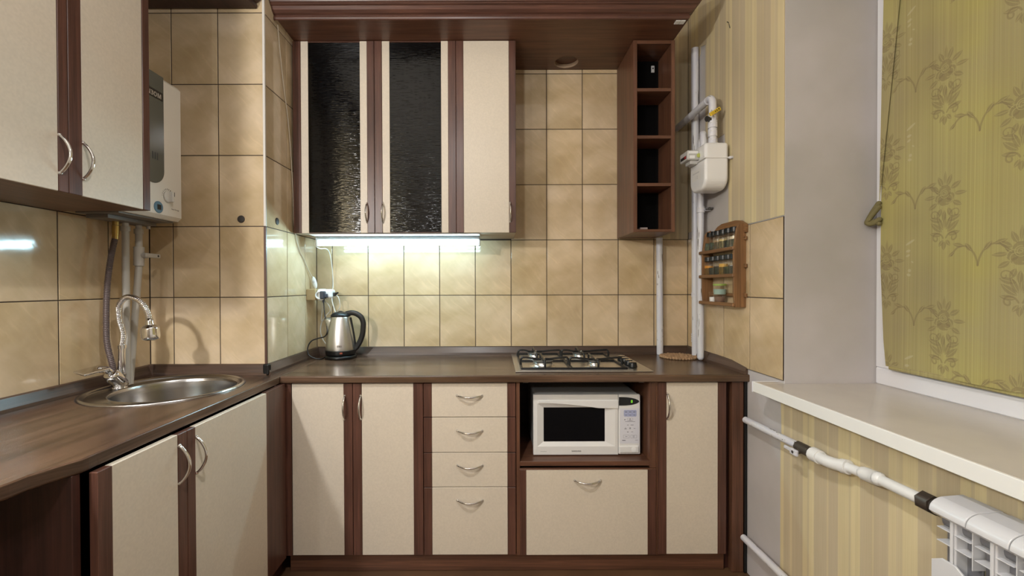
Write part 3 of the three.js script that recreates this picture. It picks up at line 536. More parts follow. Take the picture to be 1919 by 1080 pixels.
// ---------------------------------------------------------------- water heater and its pipes
{
  const X = -1.310, y0 = 0.273, y1 = 0.829, d0 = 1.555, d1 = 1.862;
  const t = thing('water_heater', 'white gas water heater on the left wall with a grey front strip', 'heater', [-1.41, y0, 1.71]);
  const body = (() => { const g = chamfer(X + 1.505, y1 - y0, d1 - d0, 0.014); g.translate((X - 1.505) / 2, (y0 + y1) / 2 + EYE, -(d0 + d1) / 2); return uvProject(g, 'y'); })();
  part('casing', body, std({ color: lin(0.70, 0.665, 0.60), roughness: 0.35 }), t);
  const strip = new THREE.Shape(); const c = 1.694, w = 0.058;   // strip with a round lower end
  strip.moveTo(c - w, y1 - 0.002 + EYE); strip.lineTo(c - w, 0.455 + EYE);
  for (let i = 0; i <= 16; i++) { const a = Math.PI + i / 16 * Math.PI; strip.lineTo(c + w * Math.cos(a), 0.455 + 0.052 * Math.sin(a) + EYE); }
  strip.lineTo(c + w, y1 - 0.002 + EYE);
  const sg = new THREE.ExtrudeGeometry(strip, { depth: 0.002, bevelEnabled: true, bevelThickness: 0.0008, bevelSize: 0.0008, bevelSegments: 1 }); sg.rotateY(Math.PI / 2); sg.translate(X - 0.0008, 0, 0);
  part('front_strip', sg, std({ color: lin(0.085, 0.090, 0.075), roughness: 0.18 }), t, 'grey glass front strip');
  decal('name_plate', 0.150, 0.032, [X + 0.0027, 0.747, 1.672], '+x', canvasTex(512, 110, (g, w, h) => { g.fillStyle = '#17120f'; g.fillRect(0, 0, w, h); g.fillStyle = '#b9b2a6'; g.font = 'bold 84px sans-serif'; g.textAlign = 'right'; g.textBaseline = 'middle'; g.fillText('N3OM', w - 22, h / 2 + 6); }), t, {}, 'black plate with pale letters');
  for (let i = 0; i < 3; i++) part('slot', box(X + 0.0015, X + 0.0031, 0.494, 0.522, 1.692 + i * 0.012, 1.696 + i * 0.012, 'y', 0.0005), blackM, t);
  const kd = 1.772, ky = 0.362;
  const kn = part('knob', [lathe([[0, 0], [0.024, 0], [0.024, 0.004], [0.021, 0.009], [0, 0.010]], [X, ky, kd], 36, [1, 0, 0]), rbox(X + 0.006, X + 0.024, ky - 0.021, ky + 0.021, kd - 0.005, kd + 0.005, 0.003)], std({ color: lin(0.62, 0.59, 0.53), roughness: 0.35 }), t);
  part('pointer', box(X + 0.0105, X + 0.0245, ky + 0.002, ky + 0.019, kd + 0.004, kd + 0.0062, 'y', 0.0005), blackM, kn);
  decal('scale', 0.072, 0.072, [X + 0.0006, ky, kd], '+x', canvasTex(256, 256, (g, w) => { g.fillStyle = '#dbd6cb'; g.fillRect(0, 0, w, w); g.fillStyle = '#2a2522'; for (let i = 0; i < 8; i++) { const a = Math.PI * (1.02 + i * 0.09); g.save(); g.translate(w / 2 + 108 * Math.cos(a), w / 2 + 108 * Math.sin(a)); g.rotate(a); const s = 4 + i * 1.2; g.fillRect(-s, -5, 2 * s, 10); g.restore(); } }), t);
  part('display', lathe([[0, 0], [0.023, 0], [0.023, 0.0015], [0.02, 0.003], [0, 0.003]], [X, 0.313, 1.722], 36, [1, 0, 0]), std({ color: lin(0.10, 0.20, 0.28), roughness: 0.25 }), t, 'blue oval display');
  part('display_window', box(X + 0.002, X + 0.0038, 0.303, 0.323, 1.713, 1.733, 'y', 0.0006), blackM, t);
  decal('lettering', 0.052, 0.011, [X + 0.0007, 0.317, 1.812], '+x', canvasTex(256, 54, (g, w, h) => { g.fillStyle = '#dbd6cb'; g.fillRect(0, 0, w, h); g.fillStyle = '#26211e'; g.font = 'bold 36px sans-serif'; g.textAlign = 'center'; g.textBaseline = 'middle'; g.fillText('Heat Energy', w / 2, h / 2); }), t);
  part('underside_plate', [box(-1.495, X - 0.03, y0 - 0.006, y0 - 0.0005, 1.575, 1.845, 'z'), box(-1.48, -1.40, y0 - 0.02, y0 - 0.006, 1.60, 1.83, 'z')], std({ color: lin(0.20, 0.18, 0.16), metalness: 0.4, roughness: 0.5 }), t, 'dark metal underside');
  for (const [x, d] of [[-1.450, 1.691], [-1.450, 1.735], [-1.450, 1.800]]) part('outlet', rod([x, y0 - 0.034, d], [x, y0 - 0.018, d], 0.011), d < 1.7 ? brass : plasticGrey, t);
  part('outlet', rod([-1.44, y0 - 0.03, 1.838], [-1.44, y0 - 0.018, 1.838], 0.007), plasticGrey, t);
}
{
  const t = thing('gas_hose', 'dark braided hose with a brass nut from the heater down to the tap', 'hose', [-1.45, CT, 1.67]);
  part('hose_body', hose([[-1.45, 0.190, 1.688], [-1.452, 0.12, 1.672], [-1.456, 0.02, 1.66], [-1.458, -0.10, 1.655], [-1.456, -0.21, 1.655], [-1.447, -0.30, 1.668], [-1.462, -0.345, 1.690], [-1.474, CT + 0.001, 1.708]], 0.0105, 90), std({ color: lin(0.115, 0.085, 0.080), metalness: 0.3, roughness: 0.4 }), t);
  part('nut', [rod([-1.45, 0.205, 1.690], [-1.45, 0.237, 1.691], 0.0125, 0.0125, 6), rod([-1.45, 0.184, 1.688], [-1.45, 0.206, 1.690], 0.0105)], brass, t, 'brass nut');
}
const pvcOld = std({ color: lin(0.46, 0.435, 0.385), roughness: 0.4 });
{
  const t = thing('water_pipe', 'straight grey plastic pipe between the braided hose and the valve pipe under the heater', 'pipe', [-1.45, CT, 1.735], 'pipes under the heater');
  part('pipe', rod([-1.45, CT + 0.001, 1.735], [-1.45, 0.225, 1.735], 0.0125), pvcOld, t);
  part('union_nut', rod([-1.45, 0.222, 1.735], [-1.45, 0.240, 1.735], 0.0165, 0.0165, 8), pvcOld, t);
}
{
  const t = thing('water_pipe', 'slanting grey plastic pipe with a lever valve under the water heater', 'pipe', [-1.45, CT, 1.75], 'pipes under the heater');
  part('pipe', [rod([-1.45, CT + 0.001, 1.748], [-1.45, 0.10, 1.800], 0.0125), rod([-1.45, 0.10, 1.80], [-1.45, 0.222, 1.80], 0.0125)], pvcOld, t);
  part('union_nut', rod([-1.45, 0.218, 1.80], [-1.45, 0.238, 1.80], 0.0165, 0.0165, 8), pvcOld, t);
  const v = part('valve', [rod([-1.45, 0.088, 1.799], [-1.45, 0.165, 1.80], 0.0185), rod([-1.45, 0.130, 1.80], [-1.415, 0.130, 1.80], 0.011)], pvcOld, t);
  part('lever', [rbox(-1.418, -1.408, 0.122, 0.140, 1.785, 1.862, 0.004)], pvcOld, v);
  part('screw', rod([-1.409, 0.131, 1.848], [-1.407, 0.131, 1.848], 0.004, 0.004, 10), blackM, v);
}

// ---------------------------------------------------------------- kettle
{
  const kx = -0.832, kd = 2.372, y0 = CT + 0.0005, t = thing('electric_kettle', 'brushed steel electric kettle with a black handle in the corner', 'kettle', [kx, y0, kd]);
  part('power_base', lathe([[0, 0], [0.078, 0], [0.0815, 0.004], [0.0815, 0.012], [0.078, 0.018], [0.06, 0.021], [0, 0.021]], [kx, y0, kd], 48), blackM, t);
  const bb = part('bottom_band', lathe([[0, 0.021], [0.073, 0.021], [0.0775, 0.024], [0.0785, 0.044], [0.0775, 0.047], [0, 0.047]], [kx, y0, kd], 48), blackM, t);
  part('indicator', rbox(kx + 0.020, kx + 0.034, y0 + 0.031, y0 + 0.040, kd - 0.0775, kd - 0.070, 0.0015), std({ color: lin(0.28, 0.06, 0.03), roughness: 0.3 }), bb, 'small red switch light');
  const prof = []; for (let i = 0; i <= 16; i++) { const s = i / 16; prof.push([0.0775 - 0.0285 * Math.pow(s, 1.55), 0.047 + 0.176 * s]); }
  const body = part('body', lathe([[0.0765, 0.046], ...prof, [0.047, 0.2245]], [kx, y0, kd], 64), brushed, t, 'brushed steel body');
  decal('lettering', 0.026, 0.011, [kx + 0.019, y0 + 0.072, kd - 0.0768], '+z', canvasTex(128, 54, (g, w, h) => { g.fillStyle = '#a8a19a'; g.fillRect(0, 0, w, h); g.fillStyle = '#201c1a'; g.font = 'bold 46px sans-serif'; g.textAlign = 'right'; g.textBaseline = 'middle'; g.fillText('IST', w - 4, h / 2 + 3); }), body, { metalness: 0.5 });
  // spout: a wedge growing out of the shoulder towards the upper left
  const N = 10, rows = [];
  for (let j = 0; j <= 8; j++) { const s = j / 8, y = y0 + 0.105 + 0.108 * s, rb = 0.0775 - 0.0285 * Math.pow((y - y0 - 0.047) / 0.176, 1.55), reach = 0.001 + 0.034 * Math.pow(s, 1.7), row = []; for (let i = 0; i <= N; i++) { const a = (i / N - 0.5) * 1.15, k = Math.cos((i / N - 0.5) * Math.PI), r = rb - 0.003 + (reach + 0.004) * Math.pow(k, 0.8); row.push(V(kx - r * Math.cos(a), y, kd + r * Math.sin(a))); } rows.push(row); }
  const top = V(kx - 0.045, y0 + 0.2225, kd); rows.push(rows[8].map(() => top));
  const sidx = []; for (let j = 0; j < 9; j++) for (let i = 0; i < N; i++) { const a = j * (N + 1) + i, b = a + N + 1; sidx.push(a, a + 1, b + 1, a, b + 1, b); }
  const sgeo = new THREE.BufferGeometry().setFromPoints(rows.flat()); sgeo.setIndex(sidx); sgeo.computeVertexNormals(); part('spout', sgeo, brushed, body);
  part('lid', lathe([[0, 0.254], [0.008, 0.2535], [0.012, 0.250], [0.03, 0.247], [0.043, 0.241], [0.0505, 0.231], [0.0505, 0.2235], [0, 0.223]], [kx, y0, kd], 48), std({ color: 0x17191d, roughness: 0.3 }), t, 'domed black lid');
  // handle: a swept flat bar from the lid round to the lower body
  const hp = new THREE.CatmullRomCurve3([[0.030, 0.238], [0.062, 0.243], [0.088, 0.236], [0.110, 0.219], [0.121, 0.192], [0.121, 0.160], [0.117, 0.128], [0.105, 0.092], [0.085, 0.060], [0.074, 0.050]].map(p => V(kx + p[0], y0 + p[1], kd)), false, 'centripetal');
  const hs = new THREE.Shape(); for (let i = 0; i < 20; i++) { const a = i / 20 * 2 * Math.PI, px = 0.0105 * Math.sign(Math.cos(a)) * Math.pow(Math.abs(Math.cos(a)), 0.6), py = 0.014 * Math.sign(Math.sin(a)) * Math.pow(Math.abs(Math.sin(a)), 0.7); i ? hs.lineTo(px, py) : hs.moveTo(px, py); }
  const hg = new THREE.ExtrudeGeometry(hs, { steps: 60, extrudePath: hp, bevelEnabled: false });
  const h = part('handle', [hg, tube([[kx + 0.054, y0 + 0.214, kd], [kx + 0.066, y0 + 0.150, kd], [kx + 0.076, y0 + 0.085, kd], [kx + 0.077, y0 + 0.055, kd]], 0.0055, 30, 8)], enamelBlack, t, 'curved black handle');
  part('lid_button', rbox(kx + 0.052, kx + 0.075, y0 + 0.243, y0 + 0.253, kd - 0.008, kd + 0.008, 0.004), enamelBlack, h);
  part('cord', tube([[-0.9235, -0.068, 2.372], [-0.921, -0.10, 2.37], [-0.912, -0.15, 2.36], [-0.898, -0.20, 2.35], [-0.893, -0.24, 2.34], [-0.905, -0.262, 2.34], [-0.94, -0.272, 2.34], [-0.972, -0.285, 2.33], [-0.9865, -0.315, 2.32], [-0.980, -0.352, 2.31], [-0.955, CT + 0.012, 2.31], [-0.92, CT + 0.004, 2.32], [kx - 0.078, CT + 0.008, 2.35]], 0.0034, 120, 8), enamelBlack, t, 'black power cord');
  part('plug', [rbox(-0.935, -0.911, -0.064, -0.022, 2.345, 2.385, 0.006), rod([-0.923, -0.064, 2.37], [-0.923, -0.084, 2.371], 0.007, 0.0045), rbox(-0.929, -0.899, -0.058, -0.036, 2.352, 2.378, 0.006)], std({ color: lin(0.035, 0.04, 0.055), roughness: 0.4 }), t, 'dark plug in the adapter');
}

// ---------------------------------------------------------------- sockets, adapter and cords in the corner
{
  const t = thing('socket_box', 'beige surface socket box on the side of the tiled column in the corner', 'socket', [-0.98, -0.07, 2.40]);
  part('box_body', rbox(XC + 0.0005, -0.958, -0.071, -0.010, 2.352, 2.435, 0.004), std({ color: lin(0.50, 0.37, 0.20), roughness: 0.45 }), t);
}
{
  const t = thing('socket_adapter', 'white multi-way socket adapter plugged into the beige corner box', 'adapter', [-0.92, -0.07, 2.40]);
  part('adapter_body', [rbox(-0.957, -0.915, -0.074, -0.010, 2.352, 2.435, 0.018, 5), rbox(-0.925, -0.878, -0.062, -0.012, 2.372, 2.432, 0.014, 5)], plasticWhite, t);
  part('socket_face', lathe([[0.0125, -0.004], [0.0135, 0.004], [0.0195, 0.007], [0.022, 0.003], [0.022, 0]], [-0.938, -0.044, 2.3535], 28, [0.12, 0, 1]), plasticWhite, t);
  part('socket_well', lathe([[0, -0.002], [0.0125, -0.002], [0.0125, 0]], [-0.938, -0.044, 2.351], 24, [0.12, 0, 1]), std({ color: lin(0.5, 0.48, 0.42), roughness: 0.5 }), t);
}
const whiteCord = std({ color: lin(0.66, 0.65, 0.60), roughness: 0.45 });
{
  const t = thing('lamp_cord', 'long thin white cord running down the side of the tiled column to an inline switch', 'cord', [-0.99, 0.0, 2.2]);
  part('cord', tube([[-1.002, 1.21, 2.052], [-1.003, 1.10, 2.075], [-1.003, 0.94, 2.112], [-1.003, 0.82, 2.148], [-1.003, 0.63, 2.180], [-1.002, 0.42, 2.198], [-1.0015, 0.31, 2.203], [-1.002, 0.262, 2.222], [-1.003, 0.19, 2.262], [-1.003, 0.150, 2.31], [-0.999, 0.09, 2.362], [-0.990, 0.052, 2.392]], 0.0024, 120, 8), std({ color: lin(0.58, 0.50, 0.38), roughness: 0.5 }), t);
  const s = part('inline_switch', (() => { const g = new THREE.SphereGeometry(1, 24, 16); g.scale(0.0125, 0.034, 0.009); g.rotateZ(0.24); const v = V(-0.982, 0.024, 2.398); g.translate(v.x, v.y, v.z); return g; })(), plasticWhite, t, 'white inline switch');
  part('button', lathe([[0, 0.002], [0.005, 0.002], [0.007, 0]], [-0.984, 0.028, 2.3895], 20, [0, 0, 1]), plasticGrey, s);
}
single('power_cord', tube([[-0.927, 0.246, 2.295], [-0.935, 0.236, 2.30], [-0.938, 0.215, 2.31], [-0.925, 0.203, 2.335], [-0.907, 0.205, 2.36], [-0.902, 0.19, 2.40], [-0.905, 0.10, 2.452], [-0.905, 0.0, 2.462], [-0.903, -0.03, 2.44]], 0.0026, 80, 8), whiteCord, 'white cord from the left end of the tube light down to the adapter', 'cord');
single('power_cord', tube([[-0.935, -0.074, 2.41], [-0.91, -0.10, 2.41], [-0.905, -0.13, 2.42], [-0.935, -0.16, 2.43], [-0.962, -0.20, 2.44], [-0.968, -0.245, 2.44], [-0.957, -0.285, 2.44], [-0.93, -0.32, 2.43], [-0.905, -0.345, 2.42], [-0.888, CT + 0.025, 2.44]], 0.0030, 90, 8), whiteCord, 'white cord hanging in a wide loop under the adapter behind the kettle', 'cord');
single('power_cord', tube([[-0.952, -0.072, 2.425], [-0.962, -0.13, 2.45], [-0.968, -0.19, 2.46], [-0.935, -0.17, 2.455], [-0.925, -0.20, 2.455], [-0.92, -0.26, 2.455], [-0.905, -0.31, 2.455], [-0.886, -0.345, 2.455]], 0.0024, 80, 8), whiteCord, 'thinner white cord dangling behind the looped cord in the corner', 'cord');
{
  const t = thing('charger', 'small black charger plug with a white cable at the right end of the adapter', 'charger', [-0.868, -0.05, 2.41]);
  part('plug', [rbox(-0.879, -0.864, -0.050, -0.030, 2.385, 2.412, 0.004), rod([-0.866, -0.036, 2.398], [-0.853, -0.030, 2.397], 0.006, 0.004)], blackM, t);
  part('cable', [tube([[-0.885, -0.045, 2.39], [-0.882, -0.075, 2.385], [-0.872, -0.115, 2.385], [-0.860, -0.15, 2.385]], 0.003, 40, 8), tube([[-0.868, -0.046, 2.40], [-0.858, -0.05, 2.40], [-0.848, -0.075, 2.40], [-0.850, -0.11, 2.41], [-0.87, -0.14, 2.42], [-0.89, -0.17, 2.43]], 0.0024, 40, 8)], whiteCord, t, 'white cable');
}

// ---------------------------------------------------------------- gas hob
{
  const x0 = 0.088, x1 = 0.700, d0 = 1.955, d1 = 2.455, y = CT, t = thing('gas_hob', 'four-burner stainless steel gas hob with black grates on the countertop', 'hob', [0.394, y, 2.205]);
  part('plate', [slab([[x0, d0], [x1, d0], [x1, d1], [x0, d1]], y + 0.0005, y + 0.006, 'x', 0.0022), slab([[x0 + 0.02, d0 + 0.02], [x1 - 0.085, d0 + 0.02], [x1 - 0.085, d1 - 0.02], [x0 + 0.02, d1 - 0.02]], y + 0.006, y + 0.008, 'x', 0.0009)], brushed, t);
  for (const [bx, bd, r] of [[0.222, 2.075, 0.046], [0.205, 2.315, 0.036], [0.462, 2.065, 0.027], [0.440, 2.315, 0.036]]) {
    const b = part('burner', lathe([[0, 0.007], [r + 0.018, 0.007], [r + 0.015, 0.010], [r, 0.0105], [r * 0.97, 0.024], [r, 0.0285], [0, 0.0285]], [bx, y, bd], 36), std({ color: lin(0.72, 0.70, 0.66), metalness: 1, roughness: 0.3 }), t);
    part('burner_cap', lathe([[0, 0.037], [r * 0.9, 0.0365], [r * 1.04, 0.0345], [r * 1.04, 0.031], [0, 0.0287]], [bx, y, bd], 36), std({ color: lin(0.12, 0.115, 0.105), metalness: 0.5, roughness: 0.42 }), b);
  }
  const rr = 0.0052, yb = y + 0.012, yt = y + 0.047;
  for (const [gx0, gx1, bs] of [[0.118, 0.340, [[0.222, 2.075], [0.205, 2.315]]], [0.346, 0.590, [[0.462, 2.065], [0.440, 2.315]]]]) {
    const g0 = 1.985, g1 = 2.425, gm = 2.195, geo = [];
    for (const [a, b] of [[[gx0, yb, g0], [gx1, yb, g0]], [[gx0, yb, g1], [gx1, yb, g1]], [[gx0, yb, g0], [gx0, yb, g1]], [[gx1, yb, g0], [gx1, yb, g1]]]) geo.push(rod(a, b, rr, rr, 8), ball(a, rr, 8), ball(b, rr, 8));
    for (const [bx, bd] of bs) for (const s of [-1, 1]) {
      const e = s < 0 ? gx0 : gx1;                               // side finger: up from the frame, over, dipping towards the burner
      geo.push(tube([[e, yb, bd], [e, yt - 0.010, bd], [e - s * 0.006, yt, bd], [e - s * 0.020, yt + 0.001, bd], [e - s * 0.035, yt, bd], [bx + s * 0.030, yt - 0.006, bd], [bx + s * 0.012, yt - 0.006, bd]], rr, 40, 8));
      const f = bd < 2.2 ? (s < 0 ? g0 : gm) : (s < 0 ? gm : g1); // front and rear fingers
      geo.push(tube([[bx, yb - 0.002, f], [bx, yt - 0.012, f], [bx, yt - 0.002, f - s * 0.006], [bx, yt, f - s * 0.020], [bx, yt - 0.005, bd + s * 0.03], [bx, yt - 0.006, bd + s * 0.012]], rr * 0.9, 36, 8));
    }
    geo.push(rod([gx0, yb, gm], [gx1, yb, gm], rr, rr, 8));
    part('grate', geo, enamelBlack, t, 'black cast iron grate');
  }
  for (const kd of [2.035, 2.095, 2.155, 2.215]) {
    const k = part('knob', lathe([[0, 0], [0.020, 0], [0.0205, 0.004], [0.0175, 0.018], [0.0165, 0.0235], [0, 0.0245]], [0.632, y + 0.008, kd], 32), enamelBlack, t);
    part('knob_cap', lathe([[0, 0.002], [0.0155, 0.0015], [0.0168, 0]], [0.632, y + 0.0322, kd], 28), steel, k);
  }
  part('igniter', [tube([[0.200, y + 0.03, 2.235], [0.200, y + 0.050, 2.232], [0.203, y + 0.058, 2.228]], 0.0022, 16, 6), tube([[0.430, y + 0.03, 2.24], [0.430, y + 0.050, 2.236], [0.434, y + 0.056, 2.230]], 0.0022, 16, 6)], steel, t);
}

// ---------------------------------------------------------------- trivet of glued wood slices
{
  const cx = 0.975, cd = 2.355, geo = [], pts = [[0, 0]];
  for (let r = 1; r <= 6; r++) for (let i = 0; i < 6 * r; i++) { const a = i / (6 * r) * 2 * Math.PI + r * 0.3; pts.push([r * 0.0147 * Math.cos(a), r * 0.0147 * Math.sin(a)]); }
  for (const [px, pd] of pts) { const r = 0.0072 + 0.0016 * rnd(), h = 0.009 + 0.003 * rnd(); geo.push(lathe([[0, 0], [r, 0], [r * 1.02, h * 0.7], [r * 0.8, h], [0, h * 1.02]], [cx + px, CT + 0.001, cd + pd], 9)); }
  geo.push(lathe([[0, 0], [0.088, 0], [0.088, 0.007], [0, 0.007]], [cx, CT + 0.001, cd], 40));
  const g = joined(geo); uvProject(g);
  const cork = tex(128, 128, (u, v) => { const a = fbm(u, v, 18, 18, 3), k = 0.75 + 0.7 * (a - 0.5); return [k, k * 0.93, k * 0.85]; }); cork.repeat.set(9, 9);
  single('trivet', g, std({ color: lin(0.80, 0.58, 0.38), map: cork, roughness: 0.8 }), 'round trivet of small wood slices between the two white pipes', 'trivet');
}

// ---------------------------------------------------------------- gas pipes and meter
{
  const t = thing('gas_pipe', 'white vertical pipe from the shelf unit down to the countertop beside the hob', 'pipe', [0.915, CT, 2.462]);
  part('pipe', rod([0.917, CT + 0.001, 2.462], [0.913, YU, 2.462], 0.0175), pipeWhite, t);
}
{
  const t = thing('gas_pipe', 'tall chipped white pipe in the right corner behind the gas meter', 'pipe', [1.068, CT, 2.36]);
  part('pipe', [rod([1.069, CT + 0.001, 2.36], [1.064, 1.262, 2.36], 0.0185), ...[0, 1, 2, 3].map(i => rod([1.069, -0.30 + i * 0.012, 2.36], [1.069, -0.292 + i * 0.012, 2.36], 0.0215)), rod([1.068, -0.06, 2.36], [1.068, -0.035, 2.36], 0.0205)], pipeWhite, t);
}
{
  const t = thing('gas_meter', 'white enamelled gas meter with counter dial on the right wall', 'meter', [1.016, 0.44, 2.11]);
  const mx0 = 0.962, mx1 = 1.072, md0 = 2.030, md1 = 2.188, my = 0.588;
  const half = up => { const s = new THREE.Shape(), w = (md1 - md0) / 2, R = up ? 0.016 : 0.055, h = up ? 0.072 : 0.142, sg = up ? 1 : -1; s.moveTo(-w, 0); s.lineTo(-w, sg * (h - R)); for (let i = 0; i <= 8; i++) { const a = i / 8 * Math.PI / 2; s.lineTo(-w + R * (1 - Math.cos(a)), sg * (h - R + R * Math.sin(a))); } for (let i = 0; i <= 8; i++) { const a = (1 - i / 8) * Math.PI / 2; s.lineTo(w - R * (1 - Math.cos(a)), sg * (h - R + R * Math.sin(a))); } s.lineTo(w, 0);
    const g = new THREE.ExtrudeGeometry(s, { depth: mx1 - mx0 - 0.030, bevelEnabled: true, bevelThickness: 0.015, bevelSize: 0.013, bevelOffset: -0.013, bevelSegments: 5 }); g.rotateY(Math.PI / 2); g.translate(mx0 + 0.015, my + EYE, -(md0 + md1) / 2); return g; };
  part('upper_shell', half(true), enamelWhite, t); part('lower_shell', half(false), enamelWhite, t);
  part('seam_flange', rbox(mx0 - 0.004, mx1 + 0.004, my - 0.003, my + 0.003, md0 - 0.004, md1 + 0.006, 0.0028, 2), enamelWhite, t);
  part('lug', [rbox(1.070, 1.0885, my - 0.007, my + 0.005, md0 - 0.010, md0 + 0.004, 0.003), ball([1.0765, my - 0.003, md0 - 0.009], 0.006, 10)], pipeWhite, t);
  const dial = part('counter_box', [rbox(0.906, 0.964, 0.594, 0.640, 2.085, 2.172, 0.006), rbox(0.925, 0.963, 0.578, 0.596, 2.10, 2.155, 0.004)], std({ color: lin(0.50, 0.49, 0.47), roughness: 0.3 }), t, 'grey counter box');
  part('counter_window', box(0.9045, 0.9065, 0.603, 0.617, 2.100, 2.160, 'z', 0.0005), blackM, dial);
  part('red_digits', box(0.904, 0.9068, 0.604, 0.616, 2.100, 2.118, 'z', 0.0005), std({ color: lin(0.30, 0.02, 0.02), roughness: 0.4 }), dial);
  part('counter_face', [box(0.912, 0.955, 0.622, 0.634, 2.0825, 2.0852, 'x', 0.0005), box(0.915, 0.940, 0.600, 0.614, 2.0825, 2.0852, 'x', 0.0005)], plasticWhite, dial);
  part('seal', lathe([[0, 0], [0.009, 0], [0.010, 0.003], [0, 0.004]], [0.957, 0.613, 2.083], 18, [0, 0, 1]), std({ color: lin(0.42, 0.45, 0.10), roughness: 0.5 }), dial, 'yellow-green seal');
  decal('handwriting', 0.085, 0.050, [mx0 - 0.0007, 0.528, 2.115], '-x', canvasTex(256, 150, (g, w, h) => { g.fillStyle = '#e6e4df'; g.fillRect(0, 0, w, h); g.strokeStyle = '#7d7a86'; g.lineWidth = 3; g.beginPath(); g.moveTo(20, 50); for (let i = 0; i < 22; i++) g.quadraticCurveTo(22 + i * 9, 28 + (i % 3) * 12, 27 + i * 9, 52 - (i % 2) * 12); g.stroke(); g.beginPath(); g.moveTo(110, 90); g.lineTo(108, 130); g.moveTo(140, 96); g.quadraticCurveTo(165, 84, 160, 105); g.lineTo(142, 128); g.lineTo(170, 126); g.stroke(); }), t, { roughness: 0.3 });
}
{
  const px = 1.022, t = thing('gas_pipe', 'white pipe with a yellow valve handle rising from the gas meter', 'pipe', [px, 0.66, 2.09]);
  part('pipe', tube([[px, 0.66, 2.082], [px, 0.74, 2.082], [px, 0.84, 2.082], [px, 0.868, 2.086], [px, 0.886, 2.104], [px, 0.888, 2.13], [px, 0.886, 2.30], [px, 0.884, 2.4905]], 0.0172, 120, 16), pipeWhite, t);
  part('collar', [rod([px, 0.658, 2.082], [px, 0.668, 2.082], 0.027, 0.025), rod([px, 0.668, 2.082], [px, 0.692, 2.082], 0.0215, 0.0215, 6), rod([px, 0.70, 2.082], [px, 0.735, 2.082], 0.0205), rod([px, 0.74, 2.082], [px, 0.772, 2.082], 0.022, 0.0215, 8)], pipeWhite, t);
  part('joint_ring', rod([px, 0.8865, 2.125], [px, 0.8865, 2.133], 0.0192), pipeWhite, t);
  const v = part('valve', [rod([px, 0.775, 2.082], [px - 0.036, 0.784, 2.070], 0.010), rod([px - 0.036, 0.775, 2.066], [px - 0.030, 0.778, 2.068], 0.011, 0.009, 8)], iron, t);
  const hg = new RoundedBoxGeometry(0.068, 0.017, 0.010, 2, 0.003); hg.rotateZ(0.55); hg.rotateY(0.3); const hv = V(px - 0.004, 0.806, 2.050); hg.translate(hv.x, hv.y, hv.z);
  part('valve_handle', hg, std({ color: lin(0.72, 0.50, 0.04), roughness: 0.45 }), v, 'yellow handle with black print');
  for (const [dx, dy, w] of [[-0.014, -0.0085, 0.010], [-0.001, -0.001, 0.004], [0.006, 0.004, 0.003], [0.014, 0.009, 0.006]]) { const b = new THREE.BoxGeometry(w, 0.007, 0.0008); b.rotateZ(0.55); b.rotateY(0.3); const q = V(px - 0.004 + dx * 0.95, 0.806 + dy, 2.0445 - dx * 0.28); b.translate(q.x, q.y, q.z); part('print', b, blackM, v); }
}
{
  const t = thing('gas_pipe', 'white pipe looping from the gas meter down behind the spice rack to the countertop', 'pipe', [1.046, CT, 2.255]);
  part('pipe', tube([[1.020, 0.655, 2.166], [1.020, 0.715, 2.166], [1.023, 0.742, 2.175], [1.031, 0.752, 2.200], [1.040, 0.742, 2.230], [1.0445, 0.715, 2.247], [1.046, 0.60, 2.252], [1.046, 0.20, 2.255], [1.047, -0.1, 2.255], [1.047, CT + 0.0175, 2.255]], 0.0165, 140, 14), pipeWhite, t);
  const c = part('clamp', [rod([1.046, 0.372, 2.253], [1.046, 0.402, 2.253], 0.0195), rbox(1.060, 1.0878, 0.378, 0.394, 2.225, 2.240, 0.003)], pipeWhite, t);
  part('clamp_bolt', [rod([1.055, 0.386, 2.222], [1.086, 0.386, 2.205], 0.005), ball([1.072, 0.386, 2.212], 0.008, 10)], iron, c);
}

